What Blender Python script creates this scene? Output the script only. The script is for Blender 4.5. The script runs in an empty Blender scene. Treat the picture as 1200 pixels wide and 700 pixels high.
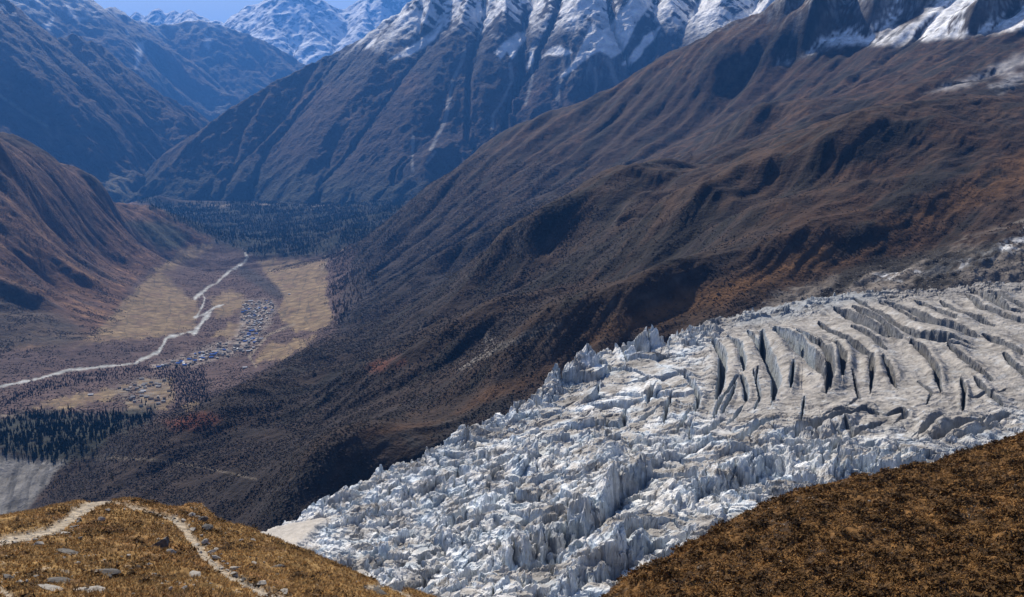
import bpy, math, random, time
import numpy as np
T0 = time.time()
random.seed(4); RNG = np.random.default_rng(7)
sc = bpy.context.scene
COL = sc.collection
QUAL = 1.0                       # mesh resolution factor

# ------------------------------------------------------------------ camera model (1200 x 700 survey coordinates)
F, TH = 1290.0, math.radians(8.8)
CT, ST = math.cos(TH), math.sin(TH)
def ray(px, py):
    """Direction of a sight line, as (X/Y, Z/Y)."""
    dx = (np.asarray(px, float) - 600) / F; dy = (350 - np.asarray(py, float)) / F
    fy = CT + dy * ST
    return dx / fy, (-ST + dy * CT) / fy
def at(px, py, Y):
    u, s = ray(px, py); return np.array([u * Y, Y, s * Y])
def proj(X, Y, Z):
    fw = Y * CT - Z * ST; up = Y * ST + Z * CT
    fw = np.where(fw < 1, 1, fw)
    return 600 + F * X / fw, 350 - F * up / fw

# ------------------------------------------------------------------ noise
_g = RNG.random(256) * 2 * np.pi
GX, GY = np.cos(_g).astype(np.float32), np.sin(_g).astype(np.float32)
PERM = np.concatenate([RNG.permutation(256)] * 3).astype(np.int32)
def pn(x, y, seed=0):
    x = np.asarray(x, np.float32) + np.float32(seed * 17.31); y = np.asarray(y, np.float32) + np.float32(seed * 9.77)
    xi = np.floor(x); yi = np.floor(y); fx = x - xi; fy = y - yi
    xi = xi.astype(np.int32) & 255; yi = yi.astype(np.int32) & 255
    ux = fx * fx * fx * (fx * (fx * 6 - 15) + 10); uy = fy * fy * fy * (fy * (fy * 6 - 15) + 10)
    a = PERM[xi] + yi; b = PERM[xi + 1] + yi
    h00 = PERM[a]; h01 = PERM[a + 1]; h10 = PERM[b]; h11 = PERM[b + 1]
    n0 = GX[h00] * fx + GY[h00] * fy; n1 = GX[h10] * (fx - 1) + GY[h10] * fy
    m0 = GX[h01] * fx + GY[h01] * (fy - 1); m1 = GX[h11] * (fx - 1) + GY[h11] * (fy - 1)
    n0 += ux * (n1 - n0); m0 += ux * (m1 - m0)
    return (n0 + uy * (m0 - n0)) * 1.45
def fbm(x, y, o=5, seed=0, gain=.5):
    s = 0; a = 1.0; t = 0
    for i in range(o):
        s = s + a * pn(x, y, seed + i * 3); t += a; a *= gain; x = x * 2.03; y = y * 2.03
    return s / t
def ridged(x, y, o=5, seed=0, gain=.5):
    s = 0; a = 1.0; t = 0
    for i in range(o):
        n = 1 - np.abs(pn(x, y, seed + i * 3)) * 1.6
        s = s + a * n; t += a; a *= gain; x = x * 2.03; y = y * 2.03
    return s / t
def hash2(ix, iy, k):
    h = (ix.astype(np.int64) * 374761393 + iy.astype(np.int64) * 668265263 + k * 1274126177) & 0xffffffff
    h = ((h ^ (h >> 13)) * 1274126177) & 0xffffffff
    return ((h ^ (h >> 16)) & 0xffffff).astype(np.float32) / 16777216.0
def cells(x, y, seed=0, jit=.95):
    """Jittered cells: gap to the border (F2-F1), three random numbers of the cell, offset from its centre."""
    ix = np.floor(x).astype(np.int32); iy = np.floor(y).astype(np.int32)
    f1 = np.full(x.shape, 9., np.float32); f2 = f1.copy(); cx = ix.copy(); cy = iy.copy(); ox = np.zeros_like(f1); oy = np.zeros_like(f1)
    for dx in (-1, 0, 1):
        for dy in (-1, 0, 1):
            jx = ix + dx; jy = iy + dy
            rx = (jx + .5 + jit * (hash2(jx, jy, seed) - .5) - x).astype(np.float32)
            ry = (jy + .5 + jit * (hash2(jx, jy, seed + 1) - .5) - y).astype(np.float32)
            d = np.sqrt(rx * rx + ry * ry)
            m = d < f1
            f2 = np.where(m, f1, np.minimum(f2, d)); f1 = np.where(m, d, f1)
            cx = np.where(m, jx, cx); cy = np.where(m, jy, cy); ox = np.where(m, -rx, ox); oy = np.where(m, -ry, oy)
    return f2 - f1, hash2(cx, cy, seed + 2), hash2(cx, cy, seed + 3), hash2(cx, cy, seed + 4), ox, oy
def ss(a, b, x):
    t = np.clip((x - a) / (b - a), 0, 1); return t * t * (3 - 2 * t)
def mix(a, b, t):
    return a + (b - a) * t[..., None]
def in_poly(px, py, poly):
    r = np.zeros(px.shape, bool); n = len(poly)
    for i in range(n):
        x0, y0 = poly[i]; x1, y1 = poly[(i + 1) % n]
        if y0 == y1: continue
        c = ((y0 > py) != (y1 > py)) & (px < (x1 - x0) * (py - y0) / (y1 - y0) + x0)
        r ^= c
    return r
def line_dist(px, py, pts):
    """Distance to a polyline, running parameter 0..1, and side (+ = right of the direction of travel, y down)."""
    best = np.full(px.shape, 1e9, np.float32); tt = np.zeros(px.shape, np.float32); side = np.zeros(px.shape, np.float32)
    n = len(pts) - 1
    for i in range(n):
        x0, y0 = pts[i][:2]; x1, y1 = pts[i + 1][:2]
        dx, dy = x1 - x0, y1 - y0; L = dx * dx + dy * dy
        t = np.clip(((px - x0) * dx + (py - y0) * dy) / L, 0, 1)
        d = np.hypot(px - x0 - t * dx, py - y0 - t * dy)
        m = d < best
        best = np.where(m, d, best); tt = np.where(m, (i + t) / n, tt)
        side = np.where(m, np.sign(dx * (py - y0) - dy * (px - x0)), side)
    return best, tt, side
def soft_poly(px, py, poly, w, wob=None):
    """1 inside a polygon, fading to 0 over w pixels around its edge, the edge shifted by wob."""
    d, _, _ = line_dist(px, py, list(poly) + [poly[0]])
    d = np.where(in_poly(px, py, poly), d, -d)
    if wob is not None: d = d + wob
    return ss(-w, w, d)

# ------------------------------------------------------------------ height fitting and erosion
def rbf_fit(P, eps=0.0):
    P = np.asarray(P, float); xy = P[:, :2]; n = len(P)
    D = np.hypot(xy[:, None, 0] - xy[None, :, 0], xy[:, None, 1] - xy[None, :, 1])
    A = np.zeros((n + 3, n + 3)); A[:n, :n] = np.sqrt(D * D + eps * eps); A[:n, n] = 1; A[:n, n + 1:] = xy; A[n:, :n] = A[:n, n:].T
    A[:n, :n] -= np.eye(n) * 1e-6
    w = np.linalg.solve(A, np.concatenate([P[:, 2], [0, 0, 0]]))
    def f(X, Y):
        z = w[n] + w[n + 1] * X + w[n + 2] * Y
        for i in range(n):
            z = z + w[i] * np.sqrt((X - xy[i, 0]) ** 2 + (Y - xy[i, 1]) ** 2 + eps * eps)
        return z
    return f
OFF = [(-1, -1), (-1, 0), (-1, 1), (0, -1), (0, 1), (1, -1), (1, 0), (1, 1)]
def erode(z, dx, k, m=.45, iters=10, diff=.0, keep=None):
    """Stream-power incision along steepest-descent flow paths."""
    H, W = z.shape; N = H * W; idx = np.arange(N).reshape(H, W)
    z = z.astype(np.float64).copy(); kk = np.broadcast_to(k, z.shape).ravel()
    for it in range(iters):
        best = np.full(z.shape, 0.0); rec = idx.copy(); dist = np.full(z.shape, dx)
        for oy, ox in OFF:
            ys, ye = max(0, -oy), H - max(0, oy); xs, xe = max(0, -ox), W - max(0, ox)
            L = dx * math.hypot(oy, ox)
            s = (z[ys:ye, xs:xe] - z[ys + oy:ye + oy, xs + ox:xe + ox]) / L
            b = best[ys:ye, xs:xe]; m_ = s > b
            best[ys:ye, xs:xe] = np.where(m_, s, b)
            rec[ys:ye, xs:xe] = np.where(m_, idx[ys + oy:ye + oy, xs + ox:xe + ox], rec[ys:ye, xs:xe])
            dist[ys:ye, xs:xe] = np.where(m_, L, dist[ys:ye, xs:xe])
        r = rec.ravel(); dep = (r != np.arange(N)).astype(np.int32); p = r.copy()
        for _ in range(12):
            dep = dep + dep[p]; p = p[p]
        o = np.argsort(dep, kind='stable'); cnt = np.bincount(dep); st = np.concatenate([[0], np.cumsum(cnt)])
        A = np.full(N, dx * dx)
        for l in range(len(cnt) - 1, 0, -1):
            q = o[st[l]:st[l + 1]]; np.add.at(A, r[q], A[q])
        zf = z.ravel(); Fq = kk * A ** m / dist.ravel()
        for l in range(1, len(cnt)):
            q = o[st[l]:st[l + 1]]; zf[q] = (zf[q] + Fq[q] * zf[r[q]]) / (1 + Fq[q])
        z = zf.reshape(H, W)
        if diff:
            zp = np.pad(z, 1, mode='edge')
            z = z + diff * (zp[:-2, 1:-1] + zp[2:, 1:-1] + zp[1:-1, :-2] + zp[1:-1, 2:] - 4 * z)
        if keep is not None: z = np.where(keep[0], keep[1], z)
    return z
def blur(z, n):
    for _ in range(n):
        zp = np.pad(z, 1, mode='edge')
        z = (zp[:-2, 1:-1] + zp[2:, 1:-1] + zp[1:-1, :-2] + zp[1:-1, 2:] + 4 * z) / 8
    return z
def sample(z, x0, y0, dx, X, Y):
    """Catmull-Rom-like (smooth) lookup of a grid."""
    H, W = z.shape
    gx = np.clip((X - x0) / dx, 1, W - 3.001); gy = np.clip((Y - y0) / dx, 1, H - 3.001)
    ix = gx.astype(np.int32); iy = gy.astype(np.int32); fx = (gx - ix).astype(np.float32); fy = (gy - iy).astype(np.float32)
    def wts(t): return (-.5 * t + t * t - .5 * t ** 3, 1 - 2.5 * t * t + 1.5 * t ** 3, .5 * t + 2 * t * t - 1.5 * t ** 3, -.5 * t * t + .5 * t ** 3)
    wx, wy = wts(fx), wts(fy); zf = z.astype(np.float32).ravel(); out = 0
    for j in range(4):
        base = (iy + j - 1) * W + ix; row = 0
        for i in range(4): row = row + wx[i] * zf[base + i - 1]
        out = out + wy[j] * row
    return out
def tents(X, Y, ridges, slope, rough=0):
    z = np.full(X.shape, -1e5, np.float32)
    for pts, sl in ridges:
        for i in range(len(pts) - 1):
            a, b = pts[i], pts[i + 1]; dx, dy = b[0] - a[0], b[1] - a[1]; L = dx * dx + dy * dy
            t = np.clip(((X - a[0]) * dx + (Y - a[1]) * dy) / L, 0, 1)
            d = np.hypot(X - a[0] - t * dx, Y - a[1] - t * dy)
            z = np.maximum(z, a[2] + t * (b[2] - a[2]) - (sl or slope) * d)
    return z

# ------------------------------------------------------------------ mesh building
def polar(px0, px1, ncol, y0, y1, nrow):
    u = np.linspace((px0 - 600) / F, (px1 - 600) / F, max(8, int(ncol * QUAL))).astype(np.float32)
    y = np.geomspace(y0, y1, max(8, int(nrow * QUAL))).astype(np.float32)
    Y, U = np.meshgrid(y, u, indexing='ij')
    return U * Y, Y
def normal_z(X, Y, Z):
    gx = np.stack([np.gradient(v, axis=1) for v in (X, Y, Z)], -1); gy = np.stack([np.gradient(v, axis=0) for v in (X, Y, Z)], -1)
    n = np.cross(gx, gy); n /= np.linalg.norm(n, axis=-1, keepdims=True) + 1e-9
    return n
def link(name, me, mats=(), parent=None, **props):
    o = bpy.data.objects.new(name, me); COL.objects.link(o)
    if me is not None:
        for m in mats: me.materials.append(m)
    if parent: o.parent = parent
    for k, v in props.items(): o[k] = v
    return o
def raw_mesh(name, V, faces, cols=None, smooth=True):
    """V (n,3), faces (m,k) of one size; cols (n,3) into the point colour layer Col."""
    me = bpy.data.meshes.new(name); V = np.ascontiguousarray(V, np.float32); faces = np.ascontiguousarray(faces, np.int32)
    m, k = faces.shape
    me.vertices.add(len(V)); me.vertices.foreach_set('co', V.ravel())
    me.loops.add(m * k); me.loops.foreach_set('vertex_index', faces.ravel())
    me.polygons.add(m); me.polygons.foreach_set('loop_start', np.arange(0, m * k, k, dtype=np.int32))
    me.polygons.foreach_set('use_smooth', np.full(m, smooth))
    if cols is not None:
        a = me.attributes.new('Col', 'FLOAT_COLOR', 'POINT')
        c = np.ones((len(V), 4), np.float32); c[:, :3] = cols; a.data.foreach_set('color', c.ravel())
    me.update(calc_edges=True)
    return me
def grid_mesh(name, X, Y, Z, cols, keep=None, smooth=True):
    H, W = X.shape; idx = np.arange(H * W).reshape(H, W)
    fc = np.stack([idx[:-1, :-1], idx[:-1, 1:], idx[1:, 1:], idx[1:, :-1]], -1)
    fc = fc[keep[:-1, :-1]] if keep is not None else fc.reshape(-1, 4)
    used = np.zeros(H * W, bool); used[fc.ravel()] = True
    re = np.cumsum(used) - 1
    V = np.stack([X, Y, Z], -1).reshape(-1, 3)[used]
    return raw_mesh(name, V, re[fc], cols.reshape(-1, 3)[used], smooth)

# ------------------------------------------------------------------ materials
def ground_mat(name, var=(.7, 1.3), scale=.05, bump=(.5, 1.0), scale2=.3, rough=.95, tint=None):
    m = bpy.data.materials.new(name); m.use_nodes = True; t = m.node_tree; n = t.nodes; L = t.links
    b = n['Principled BSDF']; b.inputs['Roughness'].default_value = rough; b.inputs['Specular IOR Level'].default_value = .15
    at_ = n.new('ShaderNodeAttribute'); at_.attribute_name = 'Col'
    tc = n.new('ShaderNodeTexCoord')
    def noi(s, det, r=.6):
        q = n.new('ShaderNodeTexNoise'); q.inputs['Scale'].default_value = s; q.inputs['Detail'].default_value = det
        q.inputs['Roughness'].default_value = r; L.new(tc.outputs['Object'], q.inputs['Vector']); return q
    n1 = noi(scale, 6, .65); n2 = noi(scale2, 3)
    mr = n.new('ShaderNodeMapRange'); mr.inputs['From Min'].default_value = .3; mr.inputs['From Max'].default_value = .7
    mr.inputs['To Min'].default_value = var[0]; mr.inputs['To Max'].default_value = var[1]; L.new(n1.outputs['Fac'], mr.inputs['Value'])
    vm = n.new('ShaderNodeVectorMath'); vm.operation = 'SCALE'; L.new(at_.outputs['Color'], vm.inputs[0]); L.new(mr.outputs['Result'], vm.inputs['Scale'])
    L.new(vm.outputs['Vector'], b.inputs['Base Color'])
    ad = n.new('ShaderNodeMath'); ad.operation = 'ADD'; L.new(n1.outputs['Fac'], ad.inputs[0])
    ml = n.new('ShaderNodeMath'); ml.operation = 'MULTIPLY'; ml.inputs[1].default_value = scale / scale2 * 1.5; L.new(n2.outputs['Fac'], ml.inputs[0]); L.new(ml.outputs[0], ad.inputs[1])
    bp = n.new('ShaderNodeBump'); bp.inputs['Strength'].default_value = bump[0]; bp.inputs['Distance'].default_value = bump[1]
    L.new(ad.outputs[0], bp.inputs['Height']); L.new(bp.outputs['Normal'], b.inputs['Normal'])
    return m
def plain_mat(name, col, rough=.8, var=.25, scale=1.0):
    m = bpy.data.materials.new(name); m.use_nodes = True; t = m.node_tree; n = t.nodes; L = t.links
    b = n['Principled BSDF']; b.inputs['Roughness'].default_value = rough; b.inputs['Specular IOR Level'].default_value = .2
    tc = n.new('ShaderNodeTexCoord'); q = n.new('ShaderNodeTexNoise'); q.inputs['Scale'].default_value = scale; q.inputs['Detail'].default_value = 5
    L.new(tc.outputs['Object'], q.inputs['Vector'])
    r = n.new('ShaderNodeValToRGB'); c = np.array(col)
    r.color_ramp.elements[0].position = .3; r.color_ramp.elements[1].position = .7
    r.color_ramp.elements[0].color = (*(c * (1 - var)), 1); r.color_ramp.elements[1].color = (*np.minimum(c * (1 + var), 1), 1)
    L.new(q.outputs['Fac'], r.inputs['Fac']); L.new(r.outputs['Color'], b.inputs['Base Color'])
    bp = n.new('ShaderNodeBump'); bp.inputs['Strength'].default_value = .4; bp.inputs['Distance'].default_value = .1 / scale
    L.new(q.outputs['Fac'], bp.inputs['Height']); L.new(bp.outputs['Normal'], b.inputs['Normal'])
    return m
M_valley = ground_mat('valley_ground', (.5, 1.5), .03, (.8, 12), .2)
M_mount = ground_mat('mountain_rock', (.6, 1.4), .008, (1.0, 60), .05)
M_far = ground_mat('far_rock_and_snow', (.75, 1.25), .003, (.8, 120), .02)
M_ice = ground_mat('glacier_ice', (.72, 1.22), .16, (.6, 2.4), .8, .8)
M_grass = ground_mat('dry_grass_ground', (.5, 1.45), 1.2, (.6, .12), 7)
M_brown = ground_mat('brown_heath_ground', (.5, 1.45), .8, (.6, .2), 5)
M_veg = ground_mat('leaf_cover', (.7, 1.3), .05, (.0, 1), .5)
M_rock = plain_mat('pale_rock', (.33, .31, .28), .9, .3, 3); M_rockd = plain_mat('dark_lichen_rock', (.11, .105, .1), .9, .45, 3)
# ------------------------------------------------------------------ light and air
SUN_AZ, SUN_EL, SUN_S, SKY_S, EXPO = -27.0, 42.0, 5.0, .065, 0.52
HAZE_D, HAZE_C = 3.0e-5, (.085, .32, 1.0)

# ================================================================== THE MAIN VALLEY
pts = [(0,453,2608),(140,428,2860),(200,400,3210),(240,360,3880),(270,325,4750),(290,303,5490),(340,305,5365),(350,350,4035),(370,380,3412),
 (300,420,2900),(150,460,2462),(100,500,2100),(30,500,2100),(0,480,2312),(0,530,1860),(60,545,1755),(0,560,1790),(40,568,1700),(0,600,1660),(30,605,1600),(0,640,1500),
 (100,560,1600),(60,590,1500),(200,560,1450),(200,500,1950),(300,600,1150),(250,600,1200),(330,520,1500),(280,470,2250),(300,440,2641),(380,530,1140),(360,612,1075),
 (330,470,1850),(440,508,1200),(430,570,1130),(500,480,1420),
 (400,440,1890),(500,400,1857),(600,350,2000),(600,300,2600),(600,250,3900),(600,200,4500),(600,150,5000),(700,300,2010),(700,200,4182),(700,115,5000),
 (800,250,2095),(800,150,4400),(770,75,5050),(850,35,5050),(900,20,5050),(960,8,5100),(900,200,2167),(900,100,4500),(1000,150,2245),(1000,60,4500),(1100,100,3000),
 (1200,60,3500),(1200,120,2500),(1200,180,2000),(1200,250,1700),(1000,280,1700),(800,340,1600),(500,500,1300),(650,412,1400),(400,500,1450),
 (500,220,4800),(400,320,4500),(390,360,3700),(450,270,4700),(1000,320,1500),(1200,285,1560),(800,372,1400),
 (1000,0,5300),(1100,-60,5600),(1250,-90,5600),(1400,150,3000),(1400,0,4000),(1500,-80,5000),(1350,300,1500),(1400,240,1800),
 (340,270,6600),(280,240,8000),(400,238,8000),(220,241,8000),(460,250,6400),(430,290,5300),(395,268,5700),(330,283,5900),(210,280,6500),(155,230,11000),(188,230,8150),(176,236,8300),(200,241,8100),(250,262,7400),(300,290,5800),(370,288,5800),
 (0,165,4200),(60,185,4700),(120,215,5200),(180,240,5800),(220,262,6200),(240,285,6300),(0,230,3900),(0,290,3600),(0,350,3300),(0,410,3000),(60,330,3700),
 (60,270,4200),(120,300,4500),(100,370,3450),(100,400,3077),(160,300,5200),(180,340,4300),(150,360,3750),(220,330,4575),(220,295,5600),(60,410,2990),
 (-150,400,2900),(-150,250,3800),(-150,120,4500),(-150,470,2400)]
C = [at(*p) for p in pts] + [np.array(p, float) for p in [(1700,6600,250),(0,6200,-330),(-500,6000,-560),(2700,6500,800),(-2600,5400,-350),(-2400,6600,-560),(-3600,5000,300),(-3600,6600,-450),(-3000,7500,-640),(-3500,8600,-680),(-2500,5900,-480),
 (-900,1250,-600),(-500,950,-480),(-250,850,-440),(0,900,-400),(200,1000,-350),(500,1050,-290),(700,1150,-260),(700,650,-280),(100,650,-380),(1000,900,-200),(-1200,900,-640),
 (-700,9500,-600),(-2200,9500,-640),(1000,9500,-500),(-1500,12500,-680)]]
VF = rbf_fit(C, 40)
VX0, VY0, VDX = -3600.0, 600.0, 16.0
gx, gy = np.meshgrid(np.arange(VX0, 3700, VDX), np.arange(VY0, 9800, VDX))
VB = VF(gx, gy)
# spurs and benches of the right-hand slope, traced on the photograph and set on the slope
def ground_hit(f, px, py, y0=900, y1=12000):
    u, s = ray(px, py); Y = np.geomspace(y0, y1, 900); d = f(u * Y, Y) - s * Y
    k = np.argmax(d > 0) if (d > 0).any() else len(Y) - 1
    return np.array([u * Y[k], Y[k], s * Y[k]])
SPURS = [  # polyline, height, width
 ([(835,192),(790,212),(745,240),(690,272),(640,300),(600,320),(545,352),(480,392)], 46, 125),
 ([(1010,108),(930,142),(850,170),(800,190)], 34, 150),
 ([(700,230),(640,255),(560,300),(500,330),(440,372)], 28, 110),
 ([(1200,180),(1100,235),(1000,285),(900,325),(800,355),(700,395),(600,440),(500,485),(400,525)], 26, 90),
 ([(1200,100),(1080,160),(960,210),(860,240),(780,290),(700,335)], 30, 120),
 ([(960,20),(900,60),(840,90),(760,130)], 35, 150),
 ([(440,372),(380,420),(330,462),(270,505),(180,545),(110,568)], 22, 110),
 ([(690,330),(600,375),(520,420),(440,455),(360,490)], 18, 80),
 ([(1080,215),(1000,250),(900,290),(800,325)], 16, 70),
 ([(1012,-30),(985,8),(955,46),(932,70)], 75, 55), ([(1065,-30),(1035,8),(1020,40)], 75, 60), ([(1125,-30),(1090,0),(1062,22)], 60, 60), ([(1210,-20),(1160,25),(1120,45)], 50, 60), ([(965,0),(930,30),(905,52)], 45, 60),
]
for poly, hgt, wid in SPURS:
    W3 = [ground_hit(VF, *p) for p in poly]
    d, t, side = line_dist(gx, gy, W3)
    wob = 1 + .5 * fbm(gx / 220, gy / 220, 3, 5)
    w_ = np.where(side < 0, wid * 1.8, wid * .55) * wob
    VB = VB + 2.2 * hgt * np.exp(-(d / w_) ** 1.5) * np.clip(np.minimum(t, 1 - t) * 3.4, 0, 1) ** 1.5
floor_ = ss(-530, -590, VB) * ss(5200, 4800, gy)
rough_ = (1 - floor_) 
vwx = fbm(gx / 600, gy / 600, 3, 61) * 160
nz = fbm(gx / 900, gy / 420, 4, 11) * 55 + (ridged((.68 * gx + .73 * gy + vwx) / 1300, (-.73 * gx + .68 * gy + vwx * .5) / 190, 4, 23, .45) - .62) * 55 * ss(-1000, -500, gx) + (ridged((gx + vwx) / 1100, (gy + vwx * .8) / 210, 4, 23, .42) - .62) * 52 * ss(-500, -1000, gx)
far_fl = ss(7000, 8600, gy)
VB0 = VB + nz * rough_ * (1 - .75 * far_fl) * ss(900, 1500, gy) * (.6 + .4 * ss(1500, 2600, gy))
VK = .0015 * rough_ * ss(1000, 1700, gy)
VE = erode(VB0, VDX, VK, .6, 9, .015)
VE = VE - blur(VE - VB, 60) * ss(900, 1500, gy) * .8        # keep the large form, add only the carving
VE = np.where(floor_ > .02, VE * (1 - floor_) + (VB + fbm(gx / 160, gy / 160, 4, 9) * 5) * floor_, VE)
print('valley eroded', time.time() - T0)

X, Y = polar(-130, 1335, 1180, 820, 9600, 920)
Z = sample(VE, VX0, VY0, VDX, X, Y)
px, py = proj(X, Y, Z)
flo = sample(floor_, VX0, VY0, VDX, X, Y)
Z = Z + (fbm(X / 50, Y / 40, 4, 71) * 2.5 + ridged((.68 * X + .73 * Y + fbm(X / 90, Y / 90, 2, 74) * 40) / 330, (-.73 * X + .68 * Y + fbm(X / 140, Y / 140, 2, 75) * 25) / 36, 4, 77) * 6 - 3.5) * (1 - flo) + fbm(X / 30, Y / 30, 3, 81) * .9 * flo
# under the ice
GL_EDGE = [(300,632),(345,606),(395,575),(460,548),(520,515),(575,490),(620,468),(660,440),(690,425),(735,408),(770,396),(830,378),(920,360),(1000,345),(1100,338),(1330,322),(1400,420),(1400,800),(300,800)]
GXY = None
N = normal_z(X, Y, Z)
steep = 1 - N[..., 2]
px, py = proj(X, Y, Z)

wob = fbm(px / 22, py / 16, 4, 91) * 5
wob2 = fbm(px / 60, py / 40, 4, 95) * 10
n_big = fbm(X / 420, Y / 420, 4, 101); al, ac = .68 * X + .73 * Y, -.73 * X + .68 * Y; rs_ = ss(-900, -500, X); n_mid = fbm(X / 170, Y / 52, 4, 105) * (1 - rs_) + fbm(al / 420, ac / 46, 5, 106, .6) * rs_; n_fin = fbm(X / 28, Y / 22, 3, 109)
def C3(*c): return np.array(c, np.float32)
col = np.broadcast_to(C3(.050, .031, .022), X.shape + (3,)).copy()              # heath brown
col = mix(col, C3(.027, .022, .023), ss(-.1, .35, n_mid + .5 * n_big))            # bare scrub, purplish
col = mix(col, C3(.105, .057, .031), ss(.0, .4, n_big + .5 * n_fin) * ss(-330, 100, Z) * .8)  # dry grass higher up
col = mix(col, C3(.085, .042, .022), ss(.05, .4, -n_big + .4 * n_fin) * ss(700, 1100, px) * .6)
lowsl = ss(-250, -420, Z) * (1 - flo)
col = mix(col, C3(.027, .021, .021), lowsl * .6)
# orange grass ribs along the crest above the ice
rib = soft_poly(px, py, [(1200,175),(1090,232),(980,282),(880,318),(780,352),(690,392),(690,400),(800,368),(900,338),(1000,302),(1110,255),(1220,205)], 12, wob)
col = mix(col, C3(.19, .095, .038), rib * (.55 + .45 * ss(-.2, .4, n_mid)))
rib = soft_poly(px, py, [(420,505),(520,470),(620,440),(700,400),(700,408),(600,462),(510,505),(430,525)], 8, wob)
col = mix(col, C3(.12, .062, .03), rib * ss(-.2, .3, n_mid) * .7)
red = soft_poly(px, py, [(190,492),(235,484),(265,488),(240,502),(200,503)], 5, wob); col = mix(col, C3(.17, .05, .03), red * .8)
red = soft_poly(px, py, [(425,430),(470,416),(475,425),(435,438)], 5, wob); col = mix(col, C3(.19, .06, .03), red * .7)
# rock dirt on steep faces
col = mix(col, C3(.095, .085, .078), ss(.28, .5, steep + .12 * n_fin) * .75)
# landslide streak of pale stones
for ln, w in (([(690,368),(650,378),(610,398),(575,412),(545,432)], 9), ([(1200,262),(1110,290),(1010,318),(900,350)], 10), ([(560,395),(590,405),(540,430)], 10)):
    d, t, s = line_dist(px, py, ln); col = mix(col, C3(.20, .185, .17), ss(w, 0, d + wob) * ss(.0, .35, n_fin + .1) * .7)
# left-hand slope: warm brown, green patch of scrub, spur shade painted at lower left
left = soft_poly(px, py, [(-140,100),(0,165),(60,185),(120,215),(180,240),(225,262),(245,285),(215,300),(160,330),(130,390),(90,415),(0,415),(-140,430)], 9, fbm(px / 26, py / 16, 4, 175) * 14)
left *= (X < -300)
lc = mix(np.broadcast_to(C3(.105, .054, .036), X.shape + (3,)), C3(.18, .10, .055), ss(0, .4, n_mid + .4 * n_fin))
lc = mix(lc, C3(.07, .045, .04), ss(.05, .4, -n_mid))
lc = mix(lc, C3(.050, .060, .040), soft_poly(px, py, [(150,262),(190,258),(222,275),(215,292),(185,292)], 7, wob) * .85)
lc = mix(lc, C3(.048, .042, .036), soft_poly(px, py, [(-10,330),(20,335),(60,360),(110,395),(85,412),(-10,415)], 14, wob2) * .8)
col = mix(col, lc, left)
# valley floor
fl_all = soft_poly(px, py, [(-140,400),(0,413),(80,412),(120,395),(160,325),(215,290),(240,283),(300,302),(380,300),(410,280),(420,300),(400,345),(395,390),(330,425),(290,450),(235,470),(180,500),(0,490),(-140,500)], 5, wob)
col = mix(col, C3(.085, .055, .050), fl_all)                                        # russet riverside scrub
tan = C3(.225, .165, .092); tan2 = C3(.17, .12, .07)
FIELDS = [([(300,305),(378,306),(384,320),(382,345),(392,378),(370,388),(345,388),(325,372),(333,348),(318,330)], 3),
 ([(350,288),(400,280),(412,276),(405,290),(385,296),(360,297)], 3), ([(215,293),(238,284),(250,288),(222,312),(198,322),(180,318)], 3),
 ([(178,320),(200,320),(218,345),(235,362),(228,385),(200,392),(170,398),(110,402),(88,408),(115,385),(150,350)], 5),
 ([(80,478),(40,478),(100,459),(104,470)], 4), ([(205,478),(232,470),(228,482)], 3), ([(310,405),(355,398),(372,392),(360,408),(325,422),(300,425)], 5),
 ([(250,395),(268,380),(285,382),(280,395)], 4), ([(245,350),(270,340),(290,352),(285,365),(255,372)], 6), ([(150,472),(190,470),(196,480),(150,484)], 4), ([(60,470),(110,459),(150,452),(150,462),(110,472),(70,480)], 5), ([(160,448),(200,444),(206,470),(175,478),(165,465)], 6)]
lines = np.sin(py * 1.35 + fbm(px / 35, py / 12, 3, 121) * 7)
for poly, w in FIELDS:
    k = soft_poly(px, py, poly, max(1.4, w * .6), fbm(px / 14, py / 9, 4, 173) * min(9, w * 2.4))
    col = mix(col, mix(mix(np.broadcast_to(tan, X.shape + (3,)), tan2, ss(.2, .9, lines) * .7), C3(.15, .10, .065), ss(-.05, .35, fbm(X / 70, Y / 120, 4, 189)) * .8), k * (.85 + .15 * n_fin))
dk = soft_poly(px, py, [(282,312),(300,318),(318,330),(333,346),(326,352),(305,338),(278,322)], 4, wob * .5); col = mix(col, C3(.035, .032, .036), dk * .9)  # steep bank by the village, its shade painted as a dark strip
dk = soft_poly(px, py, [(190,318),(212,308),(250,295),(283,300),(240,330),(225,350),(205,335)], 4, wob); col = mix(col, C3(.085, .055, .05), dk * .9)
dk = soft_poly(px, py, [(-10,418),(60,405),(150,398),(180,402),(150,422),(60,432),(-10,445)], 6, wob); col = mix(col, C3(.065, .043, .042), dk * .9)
settle = soft_poly(px, py, [(285,352),(318,352),(325,362),(312,385),(305,402),(285,412),(240,425),(180,433),(178,428),(240,408),(275,395),(283,372)], 5, wob)
col = mix(col, C3(.26, .23, .205), settle * ss(-.35, .2, n_fin) * .85)
settle = soft_poly(px, py, [(130,456),(165,440),(200,440),(200,462),(182,482),(150,480)], 7, wob); col = mix(col, C3(.17, .15, .125), settle * ss(-.15, .25, n_fin) * .75)
wl = np.maximum(ss(.93, .99, np.sin(py * 1.1 + fbm(px / 30, py / 14, 2, 181) * 6)), ss(.95, .995, np.sin(px * .42 + py * .12 + fbm(px / 14, py / 20, 2, 183) * 5)))
fk = np.zeros(X.shape, np.float32)
for poly, w in FIELDS: fk = np.maximum(fk, soft_poly(px, py, poly, 1.5))
col = mix(col, C3(.075, .062, .048), wl * fk * .65)
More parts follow.
